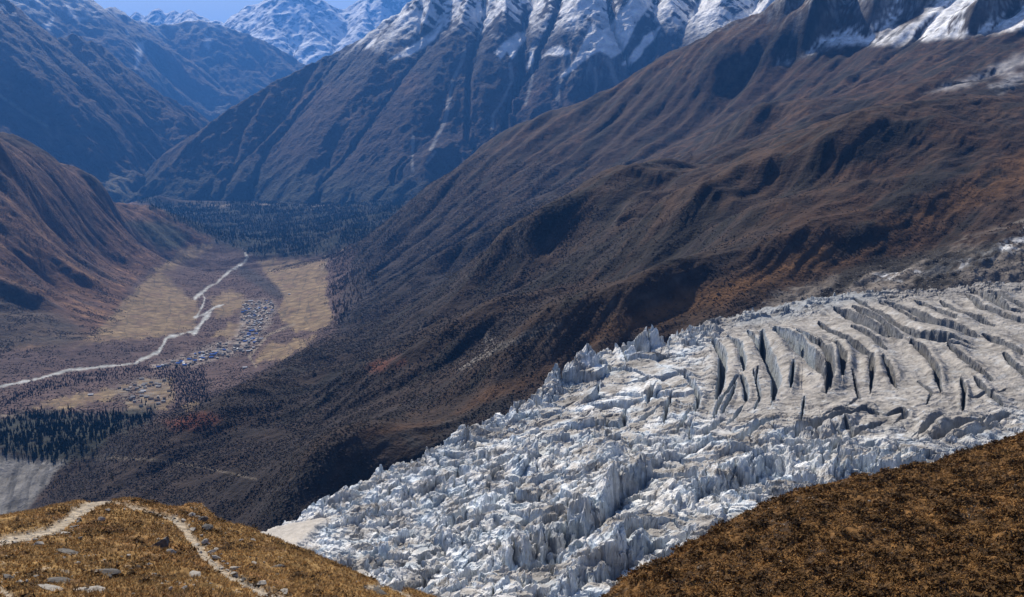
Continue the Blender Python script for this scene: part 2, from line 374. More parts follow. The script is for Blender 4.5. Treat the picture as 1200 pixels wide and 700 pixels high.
# footpaths and dry ditches
for ln, w in (([(380,296),(383,306),(377,315)], 1.4), ([(300,430),(292,418),(315,392),(345,380)], 1.5), ([(-5,486),(40,492)], 2), ([(20,516),(60,524)], 4), ([(300,562),(240,548),(170,538),(100,536)], 1.2)):
    d, t, s = line_dist(px, py, ln); col = mix(col, C3(.24, .20, .15), ss(w + .8, w - .8, d + wob * .3) * .6)
# forest floor, plateau behind
wobf = fbm(px / 14, py / 7, 4, 171) * 9
forest_f = soft_poly(px, py, [(150,228),(185,229),(205,240),(270,238),(430,234),(490,228),(450,262),(430,285),(370,300),(300,300),(282,292),(255,283),(235,272)], 6, wobf)
col = mix(col, C3(.022, .028, .022), forest_f * (Y > 5000))
for poly in ([(205,243),(245,240.5),(300,239),(345,237),(345,239.5),(260,243)], [(275,234),(308,232),(308,235),(278,236)], [(350,240),(388,237),(400,241),(360,243)]):
    col = mix(col, C3(.26, .22, .17), soft_poly(px, py, poly, 1.2, fbm(px / 9, py / 4, 3, 185) * 4 - .8) * (Y > 6800) * .9)
dkf = soft_poly(px, py, [(-10,492),(40,482),(110,485),(180,478),(180,495),(130,510),(110,535),(60,545),(-10,525)], 8, wobf); col = mix(col, C3(.026, .030, .024), dkf)
# lower-left moraine wall of grey silt
mor = soft_poly(px, py, [(-140,500),(0,531),(40,540),(78,540),(60,560),(30,600),(0,620),(-140,640)], 4, wob * .6) * (Y > 1350)
streak = fbm((X + Y * .3) / 14, (Y - X * .3) / 160, 4, 131)
col = mix(col, mix(np.broadcast_to(C3(.17, .165, .16), X.shape + (3,)), C3(.09, .09, .092), ss(-.1, .3, streak)), mor)
Z = Z - mor * np.abs(streak) * 9
# bank of till below the slope, shade painted near-black, and rubble along the ice
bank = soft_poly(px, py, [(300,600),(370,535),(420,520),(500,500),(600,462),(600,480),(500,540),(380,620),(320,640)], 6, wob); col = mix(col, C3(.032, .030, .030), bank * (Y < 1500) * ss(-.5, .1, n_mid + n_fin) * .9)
rub = soft_poly(px, py, [(860,372),(920,345),(1000,322),(1080,300),(1150,288),(1340,270),(1340,345),(1100,345),(960,362)], 7, wob)
col = mix(col, mix(np.broadcast_to(C3(.165, .145, .128), X.shape + (3,)), C3(.09, .08, .074), ss(-.1, .3, n_fin)), rub * (Y < 1800))
Z = Z + rub * (ridged(X / 30, Y / 30, 4, 141) * 7 - 4) * (Y < 1800)
# snow: hollows in shade on the right, ridges at the top right
sn = soft_poly(px, py, [(1025,325),(1080,312),(1140,300),(1200,270),(1340,240),(1340,268),(1200,290),(1140,310),(1060,330)], 6, wob2) * ss(-.05, .15, n_fin + .3 * n_mid) * (Y < 2000)
col = mix(col, C3(.75, .77, .8), sn * .8)
SNOWR = [[(905,78),(920,62),(955,45),(985,38),(1030,15),(1060,-20),(1090,-20),(1075,5),(1030,40),(990,55),(960,58),(925,72)],
 [(975,52),(1030,42),(1080,20),(1110,-20),(1400,-40),(1400,30),(1180,36),(1110,45),(1040,52)], [(930,62),(975,30),(1000,5),(1010,-20),(1030,-20),(1000,22),(960,48)],
 [(1080,110),(1130,92),(1190,65),(1260,50),(1260,62),(1190,82),(1120,105)], [(1160,100),(1200,82),(1200,95),(1170,110)]]
for i, poly in enumerate(SNOWR):
    if i == 2: continue
    k = soft_poly(px, py, poly, 5, wob * 1.3) * (Y > 2200)
    col = mix(col, C3(.80, .82, .86), k * ss(-.5, -.1, n_fin * .8 + .5 * n_mid - 2.6 * (steep - .22)) * (.95 if i < 3 else .3))
dust = ss(350, 620, Z + 140 * n_mid + 80 * n_fin) * (Y > 3000) * (X > 900) * ss(.1, -.2, n_fin); col = mix(col, C3(.7, .72, .76), dust * .65)
# river strips
RIV = [([(-60,462),(0,453),(45,444),(80,434),(140,428)], 1.9), ([(158,426),(168,420),(186,413),(195,396),(215,391)], 2.2), ([(228,390),(234,382),(240,374),(244,369)], 3.2), ([(228,372),(240,368),(252,360),(262,357)], 1.2),
 ([(233,348),(238,342),(243,337),(254,332),(262,324),(272,316),(285,309),(290,302),(287,297)], 1.9), ([(228,350),(236,343)], 3.2), ([(140,428),(158,426)], 1.2), ([(215,391),(228,388)], 1.2), ([(244,369),(250,361)], 1.2), ([(236,343),(240,350),(238,358),(230,372)], 1.0)]
riv = np.zeros(X.shape, bool); rb = np.zeros(X.shape, np.float32)
for ln, w in RIV:
    d, t, s = line_dist(px, py, ln); w = w * .66 * (1 + 1.1 * fbm(px / 13, py / 13, 2, 187)); d = d + fbm(px / 7, py / 5, 3, 151) * 1.3; riv |= d < w * .5; rb = np.maximum(rb, ss(w + 1.0, w - .5, d))
col = mix(col, C3(.33, .325, .315), rb * .9)
riv &= (Y > 2300) & (Y < 6500)
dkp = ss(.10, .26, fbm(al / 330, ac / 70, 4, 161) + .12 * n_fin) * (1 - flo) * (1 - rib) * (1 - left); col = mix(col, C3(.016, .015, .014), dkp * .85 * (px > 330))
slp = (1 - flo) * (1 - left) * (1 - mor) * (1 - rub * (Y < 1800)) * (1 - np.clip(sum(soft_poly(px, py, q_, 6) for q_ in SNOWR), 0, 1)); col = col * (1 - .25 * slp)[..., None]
col = np.clip(col * (1 + .35 * n_fin)[..., None], .004, .95)
# ice basin: cut the ground down under the glacier
gp = in_poly(px, py, GL_EDGE) & (Y < 1420)
gd, _, _ = line_dist(px, py, GL_EDGE[:16])
Z = np.where(gp, Z - 45 * ss(0, 18, gd), Z)
keep = (X > VX0 + 60) & (X < 3580) & (px > -135)
vX, vY, vZ = X, Y, Z
vis = np.maximum.accumulate(Z / Y, axis=0)
vu = X[0] / Y[0]
def place(qx, qy):
    """Point of the visible ground on the sight line through survey pixel (qx, qy)."""
    u, s = ray(qx, qy); j = int(np.clip(np.round((u - vu[0]) / (vu[1] - vu[0])), 0, len(vu) - 1))
    i = int(np.clip(np.searchsorted(vis[:, j], s), 0, vZ.shape[0] - 1))
    return np.array([vX[i, j], vY[i, j], vZ[i, j]])
visible = (Z / Y) >= vis - 1e-6
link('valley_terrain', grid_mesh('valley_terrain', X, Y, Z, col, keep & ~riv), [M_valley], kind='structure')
link('river', grid_mesh('river', X, Y, Z, np.where(riv[..., None], C3(.40, .42, .42), col), keep & riv), [M_valley], kind='structure')
v_px, v_py = px, py
print('valley', time.time() - T0)

# ================================================================== MOUNTAINS BEHIND
def massif(name, ridges, slope, bounds, dx, base, kero, iters, rough, pgrid, colour, mat, floor_z=-700, carve=.85):
    x0, x1, y0, y1 = bounds
    gx, gy = np.meshgrid(np.arange(x0, x1, dx), np.arange(y0, y1, dx))
    w = fbm(gx / (dx * 30), gy / (dx * 30), 4, 3) * dx * 15; w2 = fbm(gx / (dx * 30), gy / (dx * 30), 4, 8) * dx * 15
    dmin = np.full(gx.shape, 1e9)
    for p, _ in ridges: dmin = np.minimum(dmin, line_dist(gx, gy, p)[0])
    fr = ss(0, dx * 25, dmin)
    z = tents(gx + w * fr, gy + w2 * fr, ridges, slope)
    z = z + (ridged(gx / (dx * 38), gy / (dx * 38), 3, 31) - .55) * rough * (.12 + .88 * fr) + fbm(gx / (dx * 6), gy / (dx * 6), 3, 37) * rough * .07
    low = z < floor_z
    z = np.where(low, floor_z + (z - floor_z) * .02, z)
    z = erode(z, dx, kero, .6, iters, .006)
    X, Y = polar(*pgrid)
    Z = sample(z, x0, y0, dx, X, Y)
    Z = Z + (ridged(X / (dx * 5), Y / (dx * 5), 4, 51) - .5) * dx * 1.0 * ss(floor_z, floor_z + 200, Z)
    keep = (X > x0 + 2 * dx) & (X < x1 - 3 * dx) & (Y > y0 + 2 * dx) & (Y < y1 - 3 * dx)
    px, py = proj(X, Y, Z); N = normal_z(X, Y, Z)
    col = colour(X, Y, Z, px, py, N)
    link(name, grid_mesh(name, X, Y, Z, np.clip(col, .004, .95), keep), [mat], kind='structure')
    print(name, X.size, time.time() - T0)
    return X, Y, Z, px, py
def L3(seq): return [at(*p) for p in seq]

# --- the long snow-topped wall right of the valley
mid = [(L3([(150,231,8700),(175,212,8850),(200,190,9000),(225,164,9200),(250,140,9400),(275,123,9550),(300,108,9700),(325,94,9800),(350,82,9900),(380,66,10000),(400,58,10050),(412,50,10080),(425,46,10050),(432,40,10030),(441,31,10000),(447,38,10000),(452,41,9980),(462,24,9950),(468,28,9930),(478,22,9900),(490,-2,9850),
        (560,-60,10700),(640,-90,11200),(700,-120,11500),(800,-110,11500),(950,-120,11200),(1150,-140,10600),(1350,-160,10200)]), .92),
       (L3([(462,24,9950),(435,70,9600),(405,115,9250),(372,150,9000),(330,190,8800)]), .9), (L3([(400,58,10050),(370,100,9650),(340,135,9350),(300,175,9050)]), .9), (L3([(325,94,9800),(300,135,9450),(275,170,9200)]), .9),
       (L3([(250,140,9400),(242,175,9180),(230,205,9000)]), .9),
       (L3([(560,-60,10700),(552,-20,9900),(540,25,9350),(515,80,8950),(480,140,8600),(430,205,8250)]), .9), (L3([(510,-15,9830),(490,45,9450),(465,100,9050),(440,150,8750)]), .95),
       (L3([(640,-90,11200),(645,-40,10200),(645,10,9300),(640,60,8950),(605,110,8600),(570,160,8300)]), .95), (L3([(600,-75,10950),(595,-30,9900),(590,20,9250),(575,75,8900),(545,130,8550)]), 1.0),
       (L3([(760,-115,11500),(748,-60,10300),(738,-20,9350),(722,18,9100)]), 1.1), (L3([(700,-120,11500),(692,-60,10200),(688,-20,9350),(676,45,8950),(660,95,8650)]), 1.0),
       (L3([(800,-110,11500),(790,-50,10200),(785,0,9250),(770,60,8800),(745,110,8450)]), .95), (L3([(880,-115,11300),(865,-60,10000),(850,-10,9100),(825,50,8700)]), .95), (L3([(950,-120,11200),(930,-70,9900),(915,-20,9000),(880,30,8600)]), .95)]
def col_mid(X, Y, Z, px, py, N):
    nf = fbm(X / 60, Y / 60, 4, 201); nm = fbm(X / 260, Y / 260, 4, 205); wob = fbm(px / 16, py / 16, 4, 209) * 7
    st = 1 - N[..., 2]
    c = np.broadcast_to(C3(.044, .030, .026), X.shape + (3,)).copy()
    c = mix(c, C3(.032, .036, .030), ss(-150, -520, Z + 120 * nm))                      # forest low down
    c = mix(c, C3(.075, .055, .042), ss(.1, .4, nm + .3 * nf) * ss(-300, 200, Z))
    c = mix(c, C3(.055, .052, .055), ss(150, 550, Z + 150 * nm)); c = mix(c, C3(.10, .062, .045), ss(0, .35, nm) * ss(0, 300, Z) * ss(700, 450, Z) * .8)                          # rock
    # stone chutes
    for ln, w in (([(545,58),(540,75),(530,95),(527,115),(522,140),(513,160),(505,175)], 2), ([(598,75),(600,95),(588,120),(578,135),(577,150)], 1.8), ([(622,70),(624,90),(620,108),(616,122)], 1.6),
                  ([(670,72),(658,92),(653,105),(654,118)], 2.2), ([(712,70),(718,85),(723,100)], 3), ([(697,80),(699,100),(696,115)], 1.6), ([(484,160),(483,190),(484,200)], 1.5), ([(510,178),(500,192)], 1.4)):
        d, t, s = line_dist(px, py, ln); c = mix(c, C3(.30, .29, .28), ss(w + 1.2, w * .4, d + wob * .22) * .8)
    lay = fbm((X * .75 + Z) / 55, (Y) / 260, 4, 217)
    big_ = fbm(X / 420, Y / 420, 3, 219)
    snow = ss(620, 1000, Z + 250 * big_ + 80 * nf) * ss(.0, .14, .55 * lay + .6 * big_ + .12 * nf - 1.3 * (st - .44)) * .97
    SN = [[(655,92),(668,78),(678,62),(688,44),(694,22),(700,32),(706,36),(716,27),(730,10),(742,-8),(768,-12),(760,8),(748,26),(738,44),(728,62),(716,70),(704,60),(694,64),(680,76)], [(580,62),(592,48),(604,38),(616,36),(618,46),(606,56),(600,70),(594,60),(586,72)],
          [(450,73),(468,62),(490,48),(520,26),(516,38),(498,56),(478,66),(462,70)], [(545,26),(560,14),(575,4),(570,16),(556,26)], [(730,76),(744,58),(756,42),(774,31),(766,46),(754,60),(742,74)], [(618,80),(621,60),(625,52),(626,70)], [(632,70),(642,60),(654,52),(670,62),(656,66),(644,64)],
          [(425,60),(436,46),(449,36),(438,54)], [(765,24),(776,8),(790,2),(786,20),(774,28)], [(856,26),(866,16),(880,10),(905,-5),(965,-20),(1000,-20),(960,6),(930,14),(905,19),(880,26)], [(452,46),(462,36),(474,28),(466,40)], [(620,10),(628,-8),(642,-10),(634,14)], [(655,14),(668,-6),(676,-10),(668,16)], [(806,20),(820,2),(832,-6),(826,14),(812,30)], [(520,4),(540,-10),(556,-14),(536,6)]]
    for p in SN: snow = np.maximum(snow, soft_poly(px, py, p, 1.6, wob * .5) * ss(.6, .3, nf))
    fan = soft_poly(px, py, [(640,85),(660,60),(690,50),(720,60),(735,75),(728,100),(700,92),(660,100)], 10, wob); c = mix(c, C3(.26, .25, .245), fan * ss(-.2, .3, fbm(px / 4, py / 26, 3, 215)) * .6)
    return mix(c, C3(.88, .89, .91), np.clip(snow, 0, 1))
massif('snowy_ridge', mid, .8, (-5200, 7400, 6600, 13600), 26.0, 0, .0032, 9, 150, (120, 1340, 900, 7000, 13400, 620), col_mid, M_mount)

# --- the steep wall left of the valley
lef = [(L3([(-160,-70,9800),(-60,-40,10000),(0,-8,10300),(15,8,10400),(34,27,10600),(48,36,10700),(65,45,10800),(75,43,10900),(86,38,11000),(100,46,11100),(117,51,11200),(130,65,11300),(147,80,11500),(170,99,11700),(192,113,11900),(205,117,12000),(213,123,12100),(222,123,12200),(230,131,12300),(241,141,12400)]), .92),
       (L3([(34,27,10600),(60,85,10200),(75,130,9900),(95,175,9700)]), .95), (L3([(-60,-40,10000),(-20,60,9500),(20,130,9100)]), .9), (L3([(117,51,11200),(125,105,10900),(135,150,10700)]), .95), (L3([(192,113,11900),(187,135,11700)]), .95), (L3([(0,-8,10300),(20,60,9900),(45,110,9600)]), .95), (L3([(75,43,10900),(95,100,10600),(105,140,10400)]), .95)]
def col_left(X, Y, Z, px, py, N):
    nf = fbm(X / 70, Y / 70, 4, 231); nm = fbm(X / 300, Y / 300, 4, 235); st = 1 - N[..., 2]
    c = np.broadcast_to(C3(.048, .032, .028), X.shape + (3,)).copy()
    c = mix(c, C3(.075, .054, .040), ss(0, .4, nm + .4 * nf)); c = mix(c, C3(.045, .05, .04), ss(-300, -600, Z + 150 * nm))
    c = mix(c, C3(.11, .10, .10), ss(300, 700, Z + 200 * nm))
    d, t, s = line_dist(px, py, [(0,112),(30,133),(55,148)]); c = mix(c, C3(.22, .21, .17), ss(4, 0, d) * .6)
    c = mix(c, C3(.20, .18, .12), soft_poly(px, py, [(120,215),(145,205),(160,200),(150,222),(130,225)], 5, nf * 8) * .6)
    return mix(c, C3(.8, .82, .85), ss(850, 1200, Z + 150 * nm + 60 * nf) * ss(.05, -.25, nf + nm) * .8)
massif('valley_wall', lef, .85, (-9500, -1600, 8000, 13400), 32.0, 0, .0034, 8, 150, (-130, 300, 420, 8300, 13300, 480), col_left, M_mount)

# --- the blue ridge that closes the valley, with the snow peaks on its left shoulder
blu = [(L3([(-100,-60,15000),(0,-40,15200),(50,-20,15500),(80,-16,15800),(104,-2,16200),(113,10,16400),(122,12,16800),(134,7,17200),(140,14,17400),(147,20,17700),(165,26,18000),(185,30,18300),(212,26,18500),(240,24,18600),(264,31,18700),(305,46,18800),(343,66,19000),(380,100,19200),(420,140,19500)]), .8),
       (L3([(240,24,18600),(225,70,18000),(215,110,17600)]), .9), (L3([(185,30,18300),(165,70,17400)]), .9), (L3([(305,46,18800),(290,90,18000),(270,130,17600)]), .9), (L3([(80,-16,15800),(85,20,15400),(100,40,15100)]), .95), (L3([(400,160,21000),(520,120,21500),(650,60,22000)]), .7)]
def col_blue(X, Y, Z, px, py, N):
    nf = fbm(X / 120, Y / 120, 4, 251); nm = fbm(X / 500, Y / 500, 4, 255); st = 1 - N[..., 2]
    c = mix(np.broadcast_to(C3(.10, .08, .065), X.shape + (3,)), C3(.06, .06, .05), ss(-.2, .3, nm))
    c = mix(c, C3(.20, .20, .20), ss(900, 1500, Z + 300 * nm) * .5)
    sn = ss(1350, 2100, Z + 300 * nm) * ss(.1, -.2, nf + 2 * (st - .45))
    for p in ([(75,5),(82,0),(90,18),(102,22),(92,26),(82,18)], [(145,33),(152,38),(150,43)], [(160,50),(170,48),(163,75),(158,82)], [(240,40),(248,45),(244,60),(240,52)], [(50,30),(62,22),(58,36)]):
        sn = np.maximum(sn, soft_poly(px, py, p, 2.5, nf * 4) * .7)
    return mix(c, C3(.8, .82, .85), np.clip(sn, 0, 1))
massif('closing_ridge', blu, .8, (-13000, 3000, 13600, 23500), 60.0, 0, .0030, 8, 240, (-130, 760, 620, 14000, 23200, 420), col_blue, M_far, -900)

# --- the white peaks on the skyline
snw = [(L3([(60,30,29000),(110,26,29000),(140,21,28800),(150,22,28500),(160,13,28200),(168,18,28200),(176,18,28100),(184,8,28000),(192,16,28000),(202,11,28000),(211,16,28000),(222,10,27800),(232,17,27800),(243,22,27600),(255,24,27500),(266,27,27300),
             (276,20,27200),(285,9,27100),(292,5,27000),(298,7,27000),(305,3,27000),(322,-10,27000),(340,-17,27000),(352,-14,27000),(372,-4,27000),(388,6,27200),(398,11,27300),(412,5,27400),(430,-4,27500),(450,-12,27500),(480,-6,27500),(510,-12,27600),(600,-40,28000),(720,-20,28500)]), .85),
       (L3([(322,-10,27000),(318,25,25800),(300,50,25000)]), .7), (L3([(340,-17,27000),(372,40,25500),(385,60,25000)]), .7), (L3([(430,-4,27500),(425,30,26000),(400,55,25200)]), .7), (L3([(285,9,27100),(280,35,25800)]), .8), (L3([(222,10,27800),(225,25,27000)]), .8)]
def col_snow(X, Y, Z, px, py, N):
    nf = fbm(X / 160, Y / 160, 4, 271); nm = fbm(X / 700, Y / 700, 4, 275); st = 1 - N[..., 2]
    rock = mix(np.broadcast_to(C3(.17, .17, .18), X.shape + (3,)), C3(.10, .09, .09), ss(1000, 300, Z))
    s = ss(500, 1400, Z + 400 * nm) * ss(.25, -.02, nf + .6 * nm + 3.2 * (st - .30))
    return mix(rock, C3(.84, .86, .89), np.clip(s, 0, 1))
massif('snow_peaks', snw, .65, (-15000, 6000, 22500, 31500), 80.0, 0, .0035, 9, 300, (-60, 760, 620, 23000, 31000, 420), col_snow, M_far, -1000)

# ================================================================== THE GLACIER
gpts = [(310,634,760),(350,612,790),(400,583,830),(460,556,880),(520,527,930),(620,477,1010),(690,435,1080),(760,404,1130),(830,384,1200),(920,366,1250),(1000,350,1290),(1100,340,1330),(1200,332,1360),(1340,322,1400),
 (400,660,640),(500,690,560),(600,700,500),(700,690,500),(800,640,540),(900,600,590),(1000,575,640),(1100,540,690),(1200,505,760),(1340,480,820),(600,580,740),(700,540,780),(800,480,870),(900,450,930),(1000,430,960),(1100,420,980),(1200,420,960),(500,620,720),
 (1340,410,1000),(700,760,430),(900,680,480)]
GF = rbf_fit([at(*p) for p in gpts], 30)
X, Y = polar(262, 1335, 1000, 425, 1470, 860)
Z0 = GF(X, Y).astype(np.float32)
px, py = proj(X, Y, Z0)
wob = fbm(px / 26, py / 20, 4, 301) * 6
# zones
calm = soft_poly(px, py, [(815,350),(838,400),(822,440),(835,485),(900,500),(960,505),(1010,520),(1130,512),(1240,470),(1500,440),(1500,300),(950,320)], 30, wob * 2)
fall = 1 - calm
trans = soft_poly(px, py, [(815,350),(838,400),(822,440),(835,485),(900,500),(960,505),(1010,520),(1130,512),(1240,470),(1500,440),(1500,300),(950,320)], 60, wob * 3)
apron = soft_poly(px, py, [(280,660),(285,630),(320,620),(360,612),(395,606),(352,640),(340,680)], 5, wob * .3)     # smooth grey silt at the snout
fall = fall * (1 - apron)
# flow coordinates: along the fall (down-left) and across it
fu = X * .86 + Y * .5; fv = -X * .5 + Y * .86
wx = fbm(X / 45, Y / 45, 3, 305) * 12; wy = fbm(X / 45, Y / 45, 3, 309) * 12
g1, r1, a1, b1, ox1, oy1 = cells((fu + wx * .8) / 17, (fv + wy * .8) / 27, 3)
g2, r2, a2, b2, ox2, oy2 = cells((fu + wx * .4) / 9, (fv + wy * .4) / 13, 11)
g3, r3, a3, b3, ox3, oy3 = cells((fu + wx * .2) / 4.2, (fv + wy * .2) / 5.4, 21)
big = ss(-.25, .3, fbm(X / 110, Y / 110, 3, 313)); blk = ss(-.2, .25, fbm(X / 55, Y / 55, 3, 315))
h = ((r1 - .5) * 9 + (a1 - .45) * ox1 * 19 * 1.0 + (b1 - .66) * oy1 * 27 * .7) - 13 * ss(.10, 0, g1)
h += ((r2 - .5) * 4.5 + (a2 - .5) * ox2 * 9 * 1.1 + (b2 - .65) * oy2 * 13 * .9) * (.35 + .65 * blk) - 5 * ss(.13, 0, g2) * (a1 > .3)
h += ((r3 - .5) * 1.5 + (a3 - .5) * ox3 * 4.2 * .9 + (b3 - .55) * oy3 * 5.4 * .9) * (.4 + .6 * blk)
h += (ridged(fu / 60, fv / 30, 3, 317) - .6) * 7 + (ridged(X / 7, Y / 7, 3, 318) - .6) * 1.3
amp = fall * (.46 + .36 * big) * (1 - .5 * trans)
# larger leaning slabs where the ice first breaks, finer crushed ice lower down
gB, rB, aB, bB, oxB, oyB = cells((fu + wx * .5) / 27, (fv + wy * .5) / 50, 33)
hB = (rB - .5) * 12 + (aB - .5) * oxB * 27 * .75 + (bB - .6) * oyB * 50 * .42 - 17 * ss(.075, 0, gB) + ((r2 - .5) * 2.2 + (a2 - .5) * ox2 * 5 + (b2 - .6) * oy2 * 6 - 2.5 * ss(.1, 0, g2)) * (.3 + .7 * blk) + (r3 - .5) * .8
pn_ = fbm(px / 40, py / 30, 3, 319)
mB = np.clip(np.exp(-(((px - 740) / 105) ** 2 + ((py - 455) / 60) ** 2)) * 1.6 + pn_ * .5, 0, 1); mB = np.maximum(mB, ss(.18, .32, pn_))
h = h * (1 - mB) + hB * mB
fine = ss(600, 470, px) * ss(540, 600, py) * (1 - mB); h = h * (1 - .35 * fine) + fine * ((r3 - .5) * 2.5 + (a3 - .5) * ox3 * 5 + (b3 - .5) * oy3 * 5)
# taller seracs along the upper left edge
edge_d, _, _ = line_dist(px, py, GL_EDGE[:12])
amp = amp * (1 + .9 * ss(30, 8, edge_d) * ss(540, 640, px) * ss(840, 780, px))
Z = Z0 + h * amp
# long pressure cliffs across the lower icefall (cliff faces towards the valley side, down and right)
CLIFFS = [([(545,668),(590,652),(625,645),(668,622),(700,600),(718,575),(735,566),(772,548)], 17), ([(700,590),(740,560),(765,552)], 8), ([(690,555),(720,535),(738,522)], 9),
 ([(780,600),(815,575),(850,560),(880,545)], 9), ([(640,690),(700,668),(740,640),(760,620)], 12), ([(850,560),(900,548),(950,538)], 8), ([(300,700),(420,650)], 6), ([(430,600),(470,585),(510,560)], 7),
 ([(880,525),(920,510),(980,500),(1020,488)], 6), ([(960,560),(1010,540),(1060,520)], 6), ([(505,640),(545,628),(600,610)], 7), ([(600,560),(640,540),(660,520)], 6), ([(640,470),(655,440),(668,425)], 8)]
for ln, hh in CLIFFS:
    d, t, s = line_dist(px, py, ln); endf = np.clip(np.minimum(t, 1 - t) * 5, 0, 1)
    dd = d * s + fbm(px / 14, py / 14, 4, 321) * 11; hh = hh * .75 * (1 + .7 * fbm(px / 25, py / 25, 3, 322))
    prof = np.where(dd < 0, np.exp(dd / 22), 1 - ss(0, 9, dd)) - .6 * ss(4, 10, dd) * np.exp(-np.maximum(dd - 8, 0) / 9)
    Z = Z + hh * endf * prof * (np.abs(dd) < 90)
# crevasses of the calm tongue, traced one by one
def z1(s): return [(780 + x / 3.89, 320 + y / 3.89) for x, y in s]
def z2(s): return [(960 + x / 3.417, 310 + y / 3.417) for x, y in s]
CREV = [(z1([(215,300),(262,390),(258,480),(230,590)]), 5.5), (z1([(285,295),(335,340),(352,400),(356,450)]), 3.2), (z1([(345,480),(365,530),(368,595)]), 2.6), (z1([(375,270),(410,320),(438,375)]), 2.6),
 (z1([(440,270),(445,350),(475,420),(505,500),(490,595)]), 7), (z1([(582,430),(578,480),(570,545)]), 2), (z1([(495,265),(560,320),(640,390),(700,450),(735,510)]), 6), (z1([(600,295),(690,350),(745,420),(758,490),(735,560)]), 4.2),
 (z1([(775,340),(800,400),(808,460)]), 4), (z1([(270,560),(240,620),(215,680)]), 2), (z1([(420,450),(410,510)]), 1.2), (z1([(320,520),(290,590),(255,650)]), 1.6),
 (z2([(0,235),(70,290),(150,330),(210,365),(212,440),(207,505)]), 3.4), (z2([(130,265),(200,300),(268,340)]), 2.2), (z2([(256,370),(280,430),(308,488)]), 3.6), (z2([(60,185),(140,220),(220,270),(330,310)]), 4.6),
 (z2([(140,155),(230,210),(320,265),(400,300),(500,312),(600,324)]), 4.2), (z2([(368,322),(430,370),(470,430),(486,520)]), 3), (z2([(455,318),(540,335),(620,342)]), 1.8), (z2([(265,160),(370,200),(470,250),(560,268),(630,288)]), 5),
 (z2([(385,162),(470,195),(545,230)]), 2.6), (z2([(485,155),(560,200),(700,243)]), 2.4), (z2([(655,288),(740,320),(815,355)]), 2.4), (z2([(585,125),(650,180),(740,210),(840,238)]), 2.4), (z2([(600,110),(680,140),(765,182)]), 4.5),
 (z2([(515,342),(590,395),(640,430),(690,460)]), 2.6), (z2([(738,358),(780,410),(840,455)]), 2.8), (z2([(568,455),(580,520),(576,590)]), 2.2), (z2([(622,458),(680,520),(735,566)]), 2.6), (z2([(600,542),(670,522),(745,493)]), .9),
 (z2([(470,695),(560,655),(670,628)]), 3.2), (z2([(405,685),(450,640),(515,622)]), 4.2), (z2([(645,662),(700,630),(765,598)]), 2.4), (z2([(275,600),(330,590),(350,612),(290,650)]), 2.6), (z2([(0,622),(60,605),(115,598)]), 2.4),
 (z2([(150,695),(230,655)]), 1.8), (z2([(680,122),(760,150),(830,168)]), 1.8), (z2([(60,330),(100,380),(92,460)]), 4), (z2([(770,185),(815,190)]), 1.4), (z2([(0,330),(40,400),(30,530)]), 4),
 *[([(750 + x / 2.491, 305 + y / 2.491) for x, y in q], w) for q, w in (([(420,520),(520,490),(605,458)], 2.4), ([(560,555),(640,510),(705,478)], 2.4), ([(470,572),(560,560),(685,545)], 2.6), ([(640,600),(760,592),(845,570)], 2.4), ([(745,612),(855,588)], 2),
  ([(250,540),(330,500),(405,468)], 2.4), ([(300,602),(420,570)], 2.2), ([(225,435),(285,350)], 1.4), ([(70,475),(78,430),(92,390)], 3.4), ([(255,480),(300,430)], 1.4), ([(585,470),(660,440),(695,447)], 2.4), ([(805,515),(890,468)], 3.2), ([(855,525),(1005,470)], 3),
  ([(1000,492),(1075,455)], 2.2), ([(700,622),(790,640)], 2), ([(180,525),(240,468)], 2), ([(560,622),(625,600)], 2), ([(130,330),(172,400),(160,455)], 2.6), ([(330,330),(350,400),(335,440)], 1.2), ([(20,420),(45,360)], 2.4), ([(110,500),(150,440)], 1.8), ([(395,200),(470,250),(520,330)], 2), ([(620,150),(700,195),(760,235)], 2.2), ([(700,130),(800,190),(930,215)], 2.2), ([(480,400),(470,480)], 1), ([(620,330),(640,400),(600,440)], 1.2))],
 (z2([(560,700),(640,680),(720,650)]), 2), (z2([(395,470),(450,520),(430,560)]), .9), (z2([(100,640),(140,690)]), 2)]
wy_ = fbm(px / 10, py / 10, 3, 331) * 1.6
carve = np.zeros(X.shape, np.float32)
for ln, w in CREV:
    x0 = min(p[0] for p in ln) - 30; x1 = max(p[0] for p in ln) + 30; y0_ = min(p[1] for p in ln) - 30; y1_ = max(p[1] for p in ln) + 30
    m = (px > x0) & (px < x1) & (py > y0_) & (py < y1_)
    d, t, s = line_dist(px[m], py[m], ln); w = w * (.8 if w > 3 else 1)
    ww = w * (.25 + .75 * np.clip(np.minimum(t, 1 - t) * 4.5, 0, 1)); dd = d + wy_[m] * np.minimum(1, w / 3)
    q = carve[m]; carve[m] = np.maximum(q, ss(ww * 1.05 + .5, ww * .35, dd) * (5.4 * w + 5))
    Z[m] += np.where(s > 0, 0, 1) * w * .45 * np.exp(-(d / (w * 2.5)) ** 2)
Z = Z - np.minimum(carve, 38)
for ln, w in CREV:
    if w > 1.5:
        x0 = min(p[0] for p in ln) - 30; x1 = max(p[0] for p in ln) + 30; y0_ = min(p[1] for p in ln) - 30; y1_ = max(p[1] for p in ln) + 30
        m = (px > x0) & (px < x1) & (py > y0_) & (py < y1_); d, t, s = line_dist(px[m], py[m], ln)
        Z[m] += w * .8 * np.exp(-((d - 2.2 * w) / (1.5 * w)) ** 2) * np.clip(np.minimum(t, 1 - t) * 4, 0, 1)
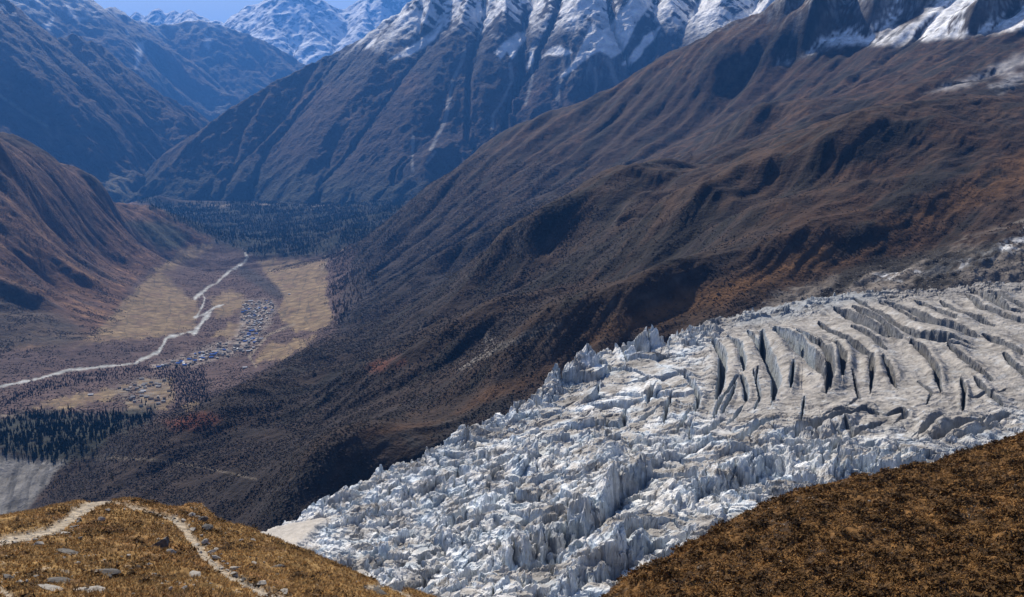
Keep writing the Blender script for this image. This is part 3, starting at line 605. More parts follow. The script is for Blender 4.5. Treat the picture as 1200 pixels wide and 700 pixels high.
# gentle hummocks and surface dirt relief of the tongue
Z = Z + calm * (fbm(X / 60, Y / 60, 4, 341) * 4.5 + (ridged(X / 11, Y / 11, 4, 345) - .5) * 1.5 + (ridged((fu + wx) / 70, (fv + wy) / 14, 3, 347) - .6) * 3.0 * ss(430, 500, py))
chaos = calm * ss(.15, .5, fbm(X / 70, Y / 50, 3, 349)) * ss(470, 520, py); Z = Z + h * chaos * .22
# broken blue ice along the far edge
fe = ss(16, 3, np.abs(py - np.interp(px, [830,920,1000,1100,1200,1340], [384,366,350,341,333,322]))) * (px > 820); fe2 = fe * ss(840, 880, px) * ss(1060, 990, px); Z = Z + fe * (h * .3 + 1) + fe2 * (np.abs(h) * .35 + 3)
Z = Z + apron * 3
# the margin drops to its bed
inside = in_poly(px, py, GL_EDGE); ed, _, _ = line_dist(px, py, GL_EDGE[:16]); sd = np.where(inside, ed, -ed) + fbm(px / 7, py / 7, 3, 351) * 4
Z = Z - 60 * ss(1, -7, sd)
keep = (sd > -14)
# the jagged crest of the upper left edge: leaning pinnacles
for k, (qx, qy, H_, wa, wb) in enumerate([(622,476,8,6,9),(648,448,14,8,12),(672,444,7,5,7),(690,432,18,9,12),(706,431,6,7,9),(741,414,9,5,9),(763,403,17,5,8),(774,403,9,6,9),(806,394,8,7,9),(838,391,10,8,10),(560,512,6,6,8),(520,530,7,6,9),(408,585,9,7,9),(700,452,7,6,12)]):
    i_ = int(np.argmin((px - qx) ** 2 + (py - qy) ** 2)); cx_, cy_ = X.flat[i_], Y.flat[i_]; th = .5 + 1.3 * math.sin(k * 2.4)
    du = (X - cx_) * math.cos(th) + (Y - cy_) * math.sin(th); dv = -(X - cx_) * math.sin(th) + (Y - cy_) * math.cos(th); du = du + fbm(X / 4, Y / 4, 2, 391) * 1.6
    q = np.maximum(np.abs(du) / wa * (1 + .5 * np.sign(du)), np.abs(dv) / wb * (1 - .4 * np.sign(dv)))
    Z = Z + H_ * np.clip(1.15 - q, 0, 1) ** .8 * (1 + .3 * fbm(X / 3, Y / 3, 2, 393))
# ragged walls: push the surface sideways with height
X = X + (fbm(Y / 5 + 3, Z / 4, 3, 381) * 2.2 + fbm(Y / 1.8, Z / 1.6, 2, 383) * .7) * (fall + .35 * calm); Y = Y + (fbm(X / 5, Z / 4 + 9, 3, 385) * 2.2 + fbm(X / 1.8, Z / 1.6, 2, 387) * .7) * (fall + .35 * calm)
# colours
N = normal_z(X, Y, Z); st = 1 - N[..., 2]
nb = fbm(X / 70, Y / 70, 4, 361); nf = fbm((X + 1.1 * Z) / 9, (Y + .9 * Z) / 9, 3, 365); nm = fbm((X + Z) / 28, (Y + .8 * Z) / 22, 4, 369)
flow = fbm(fu / 130, fv / 11, 4, 373)
dirt = mix(np.broadcast_to(C3(.325, .305, .28), X.shape + (3,)), C3(.235, .22, .20), ss(-.2, .35, flow + .5 * nf))
clean = mix(np.broadcast_to(C3(.76, .76, .75), X.shape + (3,)), C3(.54, .61, .67), ss(-.1, .4, nm + .3 * nf))
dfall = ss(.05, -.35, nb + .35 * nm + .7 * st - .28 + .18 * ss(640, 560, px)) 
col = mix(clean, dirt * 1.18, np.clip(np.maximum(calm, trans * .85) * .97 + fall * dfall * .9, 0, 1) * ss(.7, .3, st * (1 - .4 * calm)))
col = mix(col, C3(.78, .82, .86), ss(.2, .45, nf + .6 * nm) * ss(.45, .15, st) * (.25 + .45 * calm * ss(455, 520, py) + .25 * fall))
col = mix(col, C3(.46, .55, .64), ss(.5, .8, st + .3 * nm) * .5 * (1 - calm)); col = mix(col, np.where((px < 955)[..., None], C3(.30, .35, .40), C3(.14, .15, .165)), ss(.3, .55, st) * calm * .85); col = mix(col, C3(.27, .26, .25), fe * .7); col = mix(col, C3(.36, .40, .43), fe2 * .6)                    # blue ice in steep walls; crevasse shade painted into the calm ones
col = mix(col, C3(.17, .155, .14), ss(.08, .4, -nm + .5 * nf) * .6)                     # grit
col = mix(col, C3(.86, .92, .97), soft_poly(px, py, [(545,600),(560,585),(600,580),(598,596),(565,608)], 7, wob) * .8)
col = mix(col, C3(.44, .41, .37), apron)
tone = .56 + .64 * (.5 * a1 + .3 * b2 + .2 * r3); col = col * (1 + (tone - 1) * np.clip(fall, 0, 1))[..., None]
col = np.clip(col, .02, .95)
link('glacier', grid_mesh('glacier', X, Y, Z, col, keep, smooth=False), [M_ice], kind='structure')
print('ice', time.time() - T0)

# ================================================================== THE NEAR HILLSIDES
npts = [(-110,645,78),(-50,630,78),(0,612,82),(60,600,87),(100,589,93),(125,587,96),(180,600,98),(225,608,97),(280,625,98),(340,645,96),(400,668,92),(460,690,88),(520,706,84),(600,735,82),
 (0,700,48),(100,700,47),(200,700,48),(300,700,52),(400,722,58),(500,745,62),(0,660,58),(100,650,62),(200,650,66),(300,668,72),(-110,690,48),(40,625,75),(150,618,80),
 (660,728,92),(720,693,110),(760,672,118),(800,655,125),(840,636,132),(880,615,142),(930,597,149),(955,582,152),(980,573,154),(1010,573,157),(1050,564,162),(1100,551,167),(1150,538,168),(1200,526,168),(1330,492,165),
 (1200,700,75),(1000,700,78),(850,706,88),(1200,600,110),(1000,640,105),(1330,700,70),(1330,590,105),(760,720,98),(900,660,106),(1100,620,108),(1100,580,135)]
NP = [at(*p) for p in npts] + [np.array(p, float) for p in [(0,0,-1.9),(0,18,-10.5),(-35,5,0),(40,5,1),(-30,30,-15.5),(32,36,-18),(0,45,-23),(15,45,-23),(-15,30,-16),(20,25,-13.5),(-5,75,-36),(0,110,-62),(-60,128,-66),(-25,130,-68),(-100,120,-62),(20,140,-74),(-50,200,-135),(0,200,-135),(60,215,-105),(110,220,-100),(30,200,-105),(-110,200,-140),(150,230,-100),
 (-100,330,-240),(0,330,-235),(120,330,-215),(220,330,-200)]]
NF_ = rbf_fit(NP, 3)
X, Y = polar(-150, 1350, 1250, 6, 45, 90)
Xa, Ya = X, Y
X, Y = polar(-150, 1350, 1250, 45, 172, 640)
Xb, Yb = polar(-150, 1350, 1250, 172, 330, 60)
X = np.concatenate([Xa[:-1], X, Xb[1:]]); Y = np.concatenate([Ya[:-1], Y, Yb[1:]])
B = NF_(X, Y).astype(np.float32); px, py = proj(X, Y, B)
rt = ss(-2, 6, X - (Y - 60) * .02 + fbm(X / 6, Y / 6, 3, 401) * 2)        # 0 on the left knoll, 1 on the brown hillside
PATHS = [([(-140,645),(-20,640),(10,634),(35,630),(60,622),(75,614),(92,600),(108,592),(125,588)], 7.5), ([(125,588),(160,596),(190,605),(208,610)], 3.0), ([(205,609),(218,622),(224,634),(236,646),(250,662),(268,676),(290,688),(310,696),(340,705)], 6.0),
 ([(-20,690),(0,690),(12,700)], 6), ([(430,690),(455,686),(480,700)], 4)]
pth = np.zeros(X.shape, np.float32)
pw = fbm(px / 6, py / 4, 3, 405) * 2.2
for ln, w in PATHS:
    d, t, s = line_dist(px, py, ln); pth = np.maximum(pth, ss(w * .85 + 1.8, w * .85 - 1.8, d + pw * 1.3))
pth *= (Y > 40) & (Y < 101)
tus = ridged(X / .8, Y / .8, 3, 411) * .24 + fbm(X / 4, Y / 4, 4, 415) * .5
tusr = ridged(X / 1.9, Y / 1.9, 3, 421) * .42 + fbm(X / 7, Y / 7, 4, 425) * .9 + ss(.0, .4, fbm(X / 2.2, Y / 2.2, 3, 711)) * .35
Z = B + (tus * (1 - rt) + tusr * rt) * ss(5, 30, Y) * (1 - pth * .9) - .15 * pth
# small bluff beside the trail bend, its dark side to the right
bl = at(231, 612, 96); d = np.hypot((X - bl[0]) / 1.5, (Y - bl[1]) / 2.2); Z = Z + 1.1 * np.exp(-d ** 2) * (1 + .5 * fbm(X / .5, Y / .5, 3, 431))
N = normal_z(X, Y, Z)
n1 = fbm(X / 5, Y / 5, 4, 441); n2 = fbm(X / .9, Y / .9, 3, 445); n3 = fbm(X / 18, Y / 18, 3, 449)
g = mix(np.broadcast_to(C3(.23, .135, .048), X.shape + (3,)), C3(.31, .195, .075), ss(-.1, .4, n1 + .4 * n2)); g = mix(g, C3(.12, .065, .028), ss(.05, .45, -n1 + .5 * n2)); g = mix(g, C3(.20, .075, .03), ss(.15, .4, n3 - .3 * n2) * .3)
b = mix(np.broadcast_to(C3(.13, .07, .025), X.shape + (3,)), C3(.19, .10, .034), ss(-.05, .35, n1 + .5 * n2)); b = mix(b, C3(.045, .028, .018), ss(.0, .4, -n1 + .5 * n2)); b = mix(b, C3(.10, .09, .08), ss(.3, .5, n2 - .4 * n1) * .5)
col = mix(g, b, rt)
col = mix(col, mix(np.broadcast_to(C3(.34, .29, .225), X.shape + (3,)), C3(.23, .19, .14), ss(-.1, .4, n2)), pth)
bare = ss(.28, .5, n2 + .5 * n1) * (1 - rt) * ss(80, 55, Y); col = mix(col, C3(.30, .27, .23), bare * .6)
col = np.clip(col, .01, .9)
pm = (pth > .5); lm = rt < .5
link('trail', grid_mesh('trail', X, Y, Z, col, pm), [M_grass], kind='structure')
link('grassy_hill', grid_mesh('grassy_hill', X, Y, Z, col, lm & ~pm), [M_grass], kind='structure')
link('heath_hillside', grid_mesh('heath_hillside', X, Y, Z, col, ~lm & ~pm), [M_brown], kind='structure')
nX, nY, nZ, npx, npy, nrt, npth = X, Y, Z, px, py, rt, pth
nvis = np.maximum.accumulate(Z / Y, axis=0); nu = X[0] / Y[0]
def place_near(qx, qy):
    u, s = ray(qx, qy); j = int(np.clip(np.round((u - nu[0]) / (nu[1] - nu[0])), 0, len(nu) - 1))
    i = int(np.clip(np.searchsorted(nvis[:, j], s), 0, nZ.shape[0] - 1)); return np.array([nX[i, j], nY[i, j], nZ[i, j]])
print('near', time.time() - T0)

# ================================================================== PLANTS, HOUSES, STONES
import bmesh
def ico(sub):
    bm = bmesh.new(); bmesh.ops.create_icosphere(bm, subdivisions=sub, radius=1.0)
    V = np.array([v.co[:] for v in bm.verts], np.float32); Fc = np.array([[v.index for v in f.verts] for f in bm.faces], np.int32); bm.free(); return V, Fc
def scatter(name, protos, pos, scl, rot, colr, mat, kind='stuff', smooth=False, **props):
    Vs, Fs, Cs = [], [], []; off = 0; N = len(pos); which = np.arange(N) % len(protos)
    for k, (PV, PF) in enumerate(protos):
        q = np.where(which == k)[0]
        if not len(q): continue
        c, s = np.cos(rot[q])[:, None], np.sin(rot[q])[:, None]; sc_ = scl[q]
        x = PV[None, :, 0] * sc_[:, :1]; y = PV[None, :, 1] * sc_[:, 1:2]; z = PV[None, :, 2] * sc_[:, 2:3]
        V = np.stack([x * c - y * s, x * s + y * c, z], -1) + pos[q][:, None, :]
        nv = len(PV); Fs.append((PF[None] + (np.arange(len(q)) * nv)[:, None, None]).reshape(-1, 3) + off)
        tone = (.55 + .6 * np.clip(PV[:, 2], 0, 1))[None, :, None] ** .0
        Vs.append(V.reshape(-1, 3)); Cs.append((np.repeat(colr[q][:, None, :], nv, 1) * tone).reshape(-1, 3)); off += len(q) * nv
    o = link(name, raw_mesh(name, np.concatenate(Vs), np.concatenate(Fs), np.concatenate(Cs), smooth), [mat])
    if kind: o['kind'] = kind
    o['category'] = name.split('_')[-1]
    for k, v in props.items(): o[k] = v
    return o
def conifer(tiers, n, seed, wide=.2):
    r = np.random.default_rng(seed); V, Fc = [], []
    for t in range(tiers):
        z0 = .06 + .78 * t / tiers; z1 = min(1.0, z0 + 1.25 / tiers + .1); R = wide * (1 - .82 * t / tiers)
        b = len(V); V.append((r.normal(0, .01), r.normal(0, .01), z1))
        for i in range(n):
            a = 2 * math.pi * (i + .4 * r.random()) / n; q = R * (.55 if i % 2 else 1) * (.75 + .5 * r.random())
            V.append((q * math.cos(a), q * math.sin(a), z0 + r.normal(0, .02)))
        for i in range(n): Fc.append((b, b + 1 + i, b + 1 + (i + 1) % n))
    return np.array(V, np.float32), np.array(Fc, np.int32)
def leafball(n, size, seed, flat=.8):
    """A loose bush: n leaf-clump triangles through the volume of a dome."""
    r = np.random.default_rng(seed); V = []
    for i in range(n):
        d = r.normal(0, 1, 3); d /= np.linalg.norm(d); p = d * r.random() ** .45; p[2] = abs(p[2]) * flat
        for k in range(3):
            V.append(p + r.normal(0, size, 3))
    return np.array(V, np.float32), np.arange(3 * n, dtype=np.int32).reshape(-1, 3)
def clump(seed, flat=.7):
    V, Fc = ico(1); r = np.random.default_rng(seed)
    V = V * (1 + r.normal(0, .28, (len(V), 1))).astype(np.float32); V[:, 2] = V[:, 2] * flat + .2; return V, Fc
def stone(seed, sub=2):
    V, Fc = ico(sub); r = np.random.default_rng(seed)
    for _ in range(14):
        n = r.normal(0, 1, 3); n /= np.linalg.norm(n); c = .45 + .4 * r.random(); d = V @ n; V = V - np.where(d > c, d - c, 0)[:, None] * n
    V = V * (1 + .22 * fbm(V[:, 0] * 1.7 + seed, V[:, 1] * 1.7 + V[:, 2], 3, seed))[:, None]; return V.astype(np.float32), Fc
def pick(mask, n, wy=2.0):
    """n random visible ground points where mask (0..1) allows, even in real area."""
    q = np.where((mask * visible * keep_v).ravel() > .02)[0]; w = (mask.ravel()[q]) * vY.ravel()[q] ** wy; w = w / w.sum()
    q = RNG.choice(q, n, p=w); jx = (vu[1] - vu[0]) * vY.ravel()[q]
    P = np.stack([vX.ravel()[q], vY.ravel()[q], vZ.ravel()[q]], -1); P[:, 0] += (RNG.random(n) - .5) * jx; return P
keep_v = (vX > VX0 + 60) & (vX < 3580)
def rnd(n, a, b): return (a + (b - a) * RNG.random(n))
def tri(n, base, var, alt=None, p=.3):
    c = np.array(base)[None] * (1 + RNG.normal(0, var, (n, 1))); 
    if alt is not None: c = np.where((RNG.random(n) < p)[:, None], np.array(alt)[None] * (1 + RNG.normal(0, var, (n, 1))), c)
    return np.clip(c, .004, .9).astype(np.float32)
def P_(px_, py_, poly, w=4, wob=None): return soft_poly(px_, py_, poly, w, fbm(px_ / 9, py_ / 6, 3, 707) * w if wob is None else wob)
vpx, vpy = v_px, v_py
# --- conifer forest on the step beyond the fields
con_far = [conifer(2, 5, s_) for s_ in range(5)]
m = forest_f ** 2 * (vY > 5000) * (vY < 8900) * (.25 + .75 * ss(-.3, .1, fbm(vX / 160, vY / 260, 3, 701))); n = 17000; p = pick(m, n); h_ = 6 + 15 * RNG.random(n) ** 1.5
scatter('conifer_forest', con_far, p, np.stack([h_, h_, h_], -1), rnd(n, 0, 6.28), tri(n, (.022, .034, .022), .4, (.075, .06, .035), .12), M_veg, label='dark conifer forest covering the step beyond the valley fields')
m = ss(-560, -640, np.where(visible, vZ, 0)) * 0 + P_(vpx, vpy, [(380,300),(420,282),(450,262),(500,235),(470,280),(430,330),(400,380),(388,350)], 8) * (vY > 2500); m = m * (.1 + .9 * ss(-.2, .2, fbm(vX / 90, vY / 220, 3, 709))); n = 2600; p = pick(m, n); h_ = 4 + 7 * RNG.random(n) ** 1.5
scatter('slope_forest', con_far, p, np.stack([h_, h_, h_], -1), rnd(n, 0, 6.28), tri(n, (.030, .034, .026), .35, (.10, .065, .03), .2), M_veg, label='mixed conifers and larches on the slope foot right of the fields')
# --- conifers on the lower left
con_near = [conifer(4, 8, 20 + s_, .19) for s_ in range(5)]
m = P_(vpx, vpy, [(-30,494),(40,484),(95,488),(180,480),(176,497),(125,512),(105,533),(60,542),(-30,525)], 7, fbm(vpx / 16, vpy / 8, 3, 703) * 9) * (vY > 1500) * (.15 + .85 * ss(-.25, .15, fbm(vX / 70, vY / 110, 3, 705))); n = 1900; p = pick(m, n, 1.5); h_ = 4 + 10 * RNG.random(n) ** 1.4
scatter('conifer_wood', con_near, p, np.stack([h_, h_, h_], -1), rnd(n, 0, 6.28), tri(n, (.022, .032, .024), .3), M_veg, label='dark conifer wood above the grey moraine wall at lower left')
m = np.maximum(P_(vpx, vpy, [(0,466),(60,446),(110,436),(165,428),(168,437),(120,446),(60,458),(0,478)], 3), P_(vpx, vpy, [(165,432),(240,430),(246,470),(205,482),(196,450)], 4)); n = 2000; p = pick(m, n); h_ = rnd(n, 2.5, 6.5)
scatter('riverside_wood', con_near, p, np.stack([h_ * 1.5, h_ * 1.5, h_], -1), rnd(n, 0, 6.28), tri(n, (.030, .034, .028), .3, (.05, .035, .032), .4), M_veg, label='dark strip of low wood between river and lower hamlet')
# --- scrub
def lump(seed):
    r = np.random.default_rng(seed); V = np.array([(1,0,.15),(-.5,.87,.15),(-.5,-.87,.15),(.35,.6,.75),(-.7,0,.7),(.35,-.6,.8),(0,0,1.05)], np.float32) * (1 + r.normal(0, .22, (7, 1)))
    return V.astype(np.float32), np.array([(0,1,3),(1,2,4),(2,0,5),(0,3,5),(1,4,3),(2,5,4),(3,4,6),(4,5,6),(5,3,6)], np.int32)
clumps = [lump(s_) for s_ in range(6)]
nmid = fbm(vX / 110, vY / 70, 4, 505); 
slope_m = (1 - flo) * ss(-60, -300, vZ + 120 * nmid) * ss(.25, -.15, nmid - .1) * (vpx > 40) * (1 - left) * (1 - .9 * rib) * (vY < 5200) * (1 - dkf) * (1 - mor) * (1 - .9 * rub * (vY < 1800))
slope_m = slope_m * (1 - .7 * ss(560, 760, vpx))
slope_m = np.where((vX < -1100) & (vY > 3000), 0, slope_m)
n = 110000; p = pick(slope_m, n, 1.1); h_ = rnd(n, .6, 1.7) * (p[:, 1] / 2000) ** .45
scatter('bare_scrub', clumps, p, np.stack([h_ * 1.1, h_ * 1.1, h_ * .95], -1), rnd(n, 0, 6.28), tri(n, (.052, .039, .037), .3, (.024, .023, .019), .45), M_veg, label='leafless purplish scrub on the right valley slope')
m = fl_all * (1 - np.clip(sum(P_(vpx, vpy, q, w) for q, w in FIELDS), 0, 1)) * (1 - rb) * ss(-.3, .2, nmid); n = 14000; p = pick(m, n, 1.5); h_ = rnd(n, .7, 2.0)
scatter('valley_scrub', clumps, p, np.stack([h_ * 1.4, h_ * 1.4, h_], -1), rnd(n, 0, 6.28), tri(n, (.075, .050, .046), .28, (.045, .04, .036), .3), M_veg, label='russet scrub on the valley floor along the river')
m = left * ss(-.1, .3, nmid); n = 16000; p = pick(m, n, 1.4); h_ = rnd(n, .9, 2.4)
scatter('hillside_scrub', clumps, p, np.stack([h_ * 1.2, h_ * 1.2, h_ * .8], -1), rnd(n, 0, 6.28), tri(n, (.06, .045, .038), .3, (.045, .05, .035), .3), M_veg, label='low scrub on the brown slope left of the valley')
# --- rubble beside the ice
stones_far = [stone(60 + s_, 1) for s_ in range(5)]
m = rub * (vY < 1800); n = 5000; p = pick(m, n, 1); h_ = .4 + 1.9 * RNG.random(n) ** 3
scatter('moraine_rubble', stones_far, p, np.stack([h_, h_ * .8, h_ * .6], -1), rnd(n, 0, 6.28), tri(n, (.20, .185, .17), .35), M_valley, label='grey rubble along the far edge of the glacier')

# --- single trees
bark = plain_mat('grey_bark', (.09, .07, .055), .9)
M_gold = plain_mat('golden_larch_needles', (.26, .15, .03), .9, .3, .4); M_rust = plain_mat('rusty_larch_needles', (.24, .13, .035), .9, .3, .4); M_fir = plain_mat('dark_fir_needles', (.026, .038, .028), .9, .3, .4)
def crown_mesh(seed, wide):
    r = np.random.default_rng(seed); V, Fc = [], []
    for i in range(150):
        t = r.random() ** .8; a = r.random() * 6.283; R = wide * (1 - t) ** .8 * (.5 + .6 * r.random()) + .012; z = .14 + .86 * t
        p = np.array([R * math.cos(a), R * math.sin(a), z]); b = len(V); o_ = np.array([math.cos(a), math.sin(a), -.25]) * (.05 + .07 * (1 - t)); tn = np.array([-math.sin(a), math.cos(a), 0]) * (.025 + .045 * (1 - t))
        V += [p + o_, p - o_ * .6 + tn, p - o_ * .6 - tn, p + np.array([0, 0, .07])]; Fc += [(b, b + 1, b + 3), (b, b + 3, b + 2), (b + 1, b + 2, b + 3)]
    return raw_mesh('crown', np.array(V), np.array(Fc), smooth=False)
def trunk_mesh():
    V, Fc = [], []
    for k, (z, r_) in enumerate(((-.03, .022), (.3, .016), (.65, .009), (.97, .002))):
        for i in range(6): V.append((r_ * math.cos(i * 1.0472), r_ * math.sin(i * 1.0472), z))
    for k in range(3):
        for i in range(6):
            a, b = k * 6 + i, k * 6 + (i + 1) % 6; Fc += [(a, b, b + 6), (a, b + 6, a + 6)]
    return raw_mesh('trunk', np.array(V), np.array(Fc))
def tree_proto(name, seed, wide, mat):
    cm = crown_mesh(seed, wide); cm.materials.append(mat); tm = trunk_mesh(); tm.materials.append(bark)
    def make(loc, h, rz, label, group=None):
        o = bpy.data.objects.new(name, None); COL.objects.link(o); o.location = loc; o.scale = (h, h, h); o.rotation_euler = (0, 0, rz)
        o['label'] = label; o['category'] = 'tree'
        if group: o['group'] = group
        link('trunk', tm, (), o); link('crown', cm, (), o); return o
    return make
gold = [tree_proto('larch_tree', 70 + s_, .17, M_gold) for s_ in range(3)]; rust = [tree_proto('larch_tree', 80 + s_, .16, M_rust) for s_ in range(3)]; fir = [tree_proto('fir_tree', 90 + s_, .19, M_fir) for s_ in range(3)]
m = P_(vpx, vpy, [(392,340),(415,318),(445,305),(455,315),(440,335),(415,360),(395,385),(388,370)], 3) * (vY > 2500)
for i, q in enumerate(pick(m, 90)): random.choice(rust)(q, random.uniform(10, 19), random.uniform(0, 6.3), 'rusty larch in the open stand at the slope foot right of the fields', 'larches right of the fields')
m = P_(vpx, vpy, [(405,285),(430,272),(450,262),(440,285),(415,298)], 3) * (vY > 2500)
for i, q in enumerate(pick(m, 24)): random.choice(rust)(q, random.uniform(8, 14), random.uniform(0, 6.3), 'small larch scattered on the slope behind the upper field', 'larches behind the upper field')
for (a, b), h, lab in (((131, 563), 11.5, 'golden larch standing alone on the dark slope, right of the other golden ones'), ((93, 548), 9, 'golden larch above the spur edge, highest of the golden ones by the moraine'), ((104, 549), 7, 'small dull golden larch beside the highest golden larch'), ((108, 533), 9, 'greenish yellow larch at the edge of the conifer wood')):
    gold[int(a) % 3](place(a, b), h, a, lab)
for i, (a, b) in enumerate(((63, 572), (66, 569), (69, 567), (73, 564), (77, 561), (80, 558), (60, 575))):
    gold[i % 3](place(a, b), random.uniform(5, 8), i, 'low golden larch in the row on the rim of the grey moraine wall', 'golden larches on the moraine rim')
m = P_(vpx, vpy, [(20,508),(100,505),(105,528),(62,540),(10,524)], 3) * (vY > 1500)
for q in pick(m, 60, 1): random.choice(fir)(q, random.uniform(9, 16), random.uniform(0, 6.3), 'dark fir tree in the wood above the grey moraine wall', 'firs above the moraine wall')

# --- houses: stone walls, pitched metal roofs
wall_m = plain_mat('grey_stone_wall', (.27, .245, .22), .95, .3, .5)
ROOF = dict(blue=(.035, .13, .46), grey=(.38, .365, .35), white=(.72, .72, .72), brown=(.13, .10, .085), dark=(.09, .095, .11))
roof_m = {k: plain_mat(k + '_roof', v, .85, .25, .4) for k, v in ROOF.items()}
def house_meshes(Lh, Wh, Hh, rise):
    a, b = Lh / 2, Wh / 2
    V = [(-a,-b,-1),(a,-b,-1),(a,b,-1),(-a,b,-1),(-a,-b,Hh),(a,-b,Hh),(a,b,Hh),(-a,b,Hh),(-a,0,Hh+rise*.9),(a,0,Hh+rise*.9)]
    w = bpy.data.meshes.new('wall'); w.from_pydata(V, [], [(0,1,5,4),(2,3,7,6),(1,2,6,9,5),(3,0,4,8,7),(0,3,2,1)]); w.materials.append(wall_m)
    o_, t = .5, .18; a2, b2 = a + .5, b + o_; k = rise / b; e = Hh + .05 - k * o_; top = Hh + .08 + rise
    RV = [(-a2,-b2,e),(a2,-b2,e),(a2,0,top),(-a2,0,top),(-a2,b2,e),(a2,b2,e)]; RV += [(x, y, z + t) for x, y, z in RV]
    FR = [(6,7,8,9),(9,8,11,10),(3,2,1,0),(4,5,2,3),(0,1,7,6),(5,4,10,11),(1,2,8,7),(2,5,11,8),(3,0,6,9),(4,3,9,10)]
    rs = {}
    for c in ROOF:
        r = bpy.data.meshes.new('roof'); r.from_pydata(RV, [], FR); r.materials.append(roof_m[c]); rs[c] = r
    dv = [(-.6,-b-.06,-.2),(.6,-b-.06,-.2),(.6,-b-.06,2),(-.6,-b-.06,2),(-.6,-b+.05,-.2),(.6,-b+.05,-.2),(.6,-b+.05,2),(-.6,-b+.05,2)]
    return w, rs
HM = [house_meshes(8, 5.5, 3.2, 1.6), house_meshes(11, 6, 3.0, 1.6), house_meshes(6, 5, 4.2, 1.4), house_meshes(18, 7, 3.6, 2.0)]
TXT = dict(blue='bright blue metal', grey='grey metal', white='pale shining', brown='brown shingle', dark='dark slate')
def house(q, rz, kind, colour, where, group, label=None):
    w, rs = HM[kind]; o = bpy.data.objects.new('village_house', None); COL.objects.link(o); o.location = q; o.rotation_euler = (0, 0, rz)
    o['category'] = 'house'; o['group'] = group + ' with ' + colour + ' roofs'; o['label'] = label or ('low stone house with ' + TXT[colour] + ' roof ' + where)
    link('wall', w, (), o); link('roof', rs[colour], (), o)
taken = []
def free(q, d):
    if any((q[0] - t[0]) ** 2 + (q[1] - t[1]) ** 2 < d * d for t in taken): return False
    taken.append(q); return True
def village(poly, n, cols, where, group, ang, d=9.5):
    x0, y0, x1, y1 = min(p[0] for p in poly), min(p[1] for p in poly), max(p[0] for p in poly), max(p[1] for p in poly); k = 0; tries = 0
    while k < n and tries < n * 30:
        tries += 1; a, b = random.uniform(x0, x1), random.uniform(y0, y1)
        if not in_poly(np.array([a]), np.array([b]), poly)[0]: continue
        q = place(a, b)
        if not free(q, d): continue
        house(q, ang + random.gauss(0, .25) + (math.pi / 2 if random.random() < .25 else 0), random.choice((0, 0, 1, 2)), random.choice(cols), where, group); k += 1
for a, b, c, kd in ((295,389,'blue',3),(300,392,'blue',1),(292,394,'blue',1),(250,417,'blue',3),(248,420,'blue',1),(287,401,'blue',1),(222,422,'blue',1),(209,427,'blue',1),(213,425,'blue',1),(228,424,'blue',1),(238,421,'blue',1),(297,398,'blue',1),(186,431,'blue',1),(216,429,'blue',1)):
    q = place(a, b); taken.append(q); house(q, .3 + random.gauss(0, .2), kd, c, 'in the long village', 'houses of the long village')
for a, b, kd, lab in ((294, 354, 3, 'long pale roofed building at the top end of the long village'), (286, 364, 1, 'white roofed house on the field edge, left of the upper village'), (339, 346, 0, 'lone pale house at the foot of the upper field'), (287, 432, 1, 'lone white roofed house where the footpath meets the slope')):
    q = place(a, b); taken.append(q); house(q, .4, kd, 'white', '', 'single houses', lab)
for a, b, kd, lab in ((168.5, 459.5, 1, 'bright white roofed house in the middle of the lower hamlet'), (107, 464, 1, 'white roofed house at the left end of the lower hamlet')):
    q = place(a, b); taken.append(q); house(q, .2, kd, 'white', '', 'single houses', lab)
G = ['grey', 'grey', 'grey', 'dark', 'brown', 'white', 'grey', 'brown', 'white', 'grey', 'dark', 'blue']
village([(285,354),(318,353),(324,362),(314,372),(305,385),(292,388),(284,378),(284,365)], 95, G, 'in the long village', 'houses of the long village', .5)
village([(284,386),(308,384),(306,400),(296,412),(276,416),(272,408)], 48, G, 'in the long village', 'houses of the long village', .4)
village([(182,431),(225,418),(262,402),(276,408),(268,418),(222,429)], 50, G, 'in the long village', 'houses of the long village', .3)
village([(140,456),(165,443),(200,441),(202,460),(186,478),(160,482),(152,470)], 36, ['grey', 'brown', 'dark', 'grey'], 'in the lower hamlet', 'houses of the lower hamlet', .2)
print('villages', time.time() - T0)

# ------------------------------------------------------------------ near ground: grass, heath, stones
def pick_near(mask, n, wy=2.0):
    vis_ = (nZ / nY) >= nvis - .004
    q = np.where((mask * vis_ * (nY > 40) * (nY < 171)).ravel() > .02)[0]; w = mask.ravel()[q] * nY.ravel()[q] ** wy; w /= w.sum(); q = RNG.choice(q, n, p=w)
    P = np.stack([nX.ravel()[q], nY.ravel()[q], nZ.ravel()[q]], -1); P[:, 0] += (RNG.random(n) - .5) * (nu[1] - nu[0]) * P[:, 1]; return P
def tuft(seed, n=9):
    r = np.random.default_rng(seed); V = []
    for i in range(n):
        a = r.random() * 6.283; w = .09; l = .5 + .6 * r.random(); t = np.array([math.cos(a), math.sin(a), 0]); s_ = np.array([-t[1], t[0], 0]) * w
        V += [t * .12 + s_, t * .12 - s_, t * l * .75 + np.array([0, 0, l * .8])]
    return np.array(V, np.float32), np.arange(3 * n, dtype=np.int32).reshape(-1, 3)
tufts = [tuft(s_) for s_ in range(6)]
nfx = fbm(nX / 3, nY / 3, 3, 605)
m = (1 - nrt) * (1 - npth) * ss(-.75, .25, nfx) * (npx < 640); n = 42000; p = pick_near(m, n, 1.6); h_ = rnd(n, .09, .27)
scatter('dry_grass', tufts, p, np.stack([h_ * 1.2, h_ * 1.2, h_], -1), rnd(n, 0, 6.28), tri(n, (.46, .29, .11), .2, (.29, .165, .065), .3), M_veg, label='golden dry grass tufts over the trail knoll')
heath = [leafball(26, .2, 120 + s_) for s_ in range(6)]
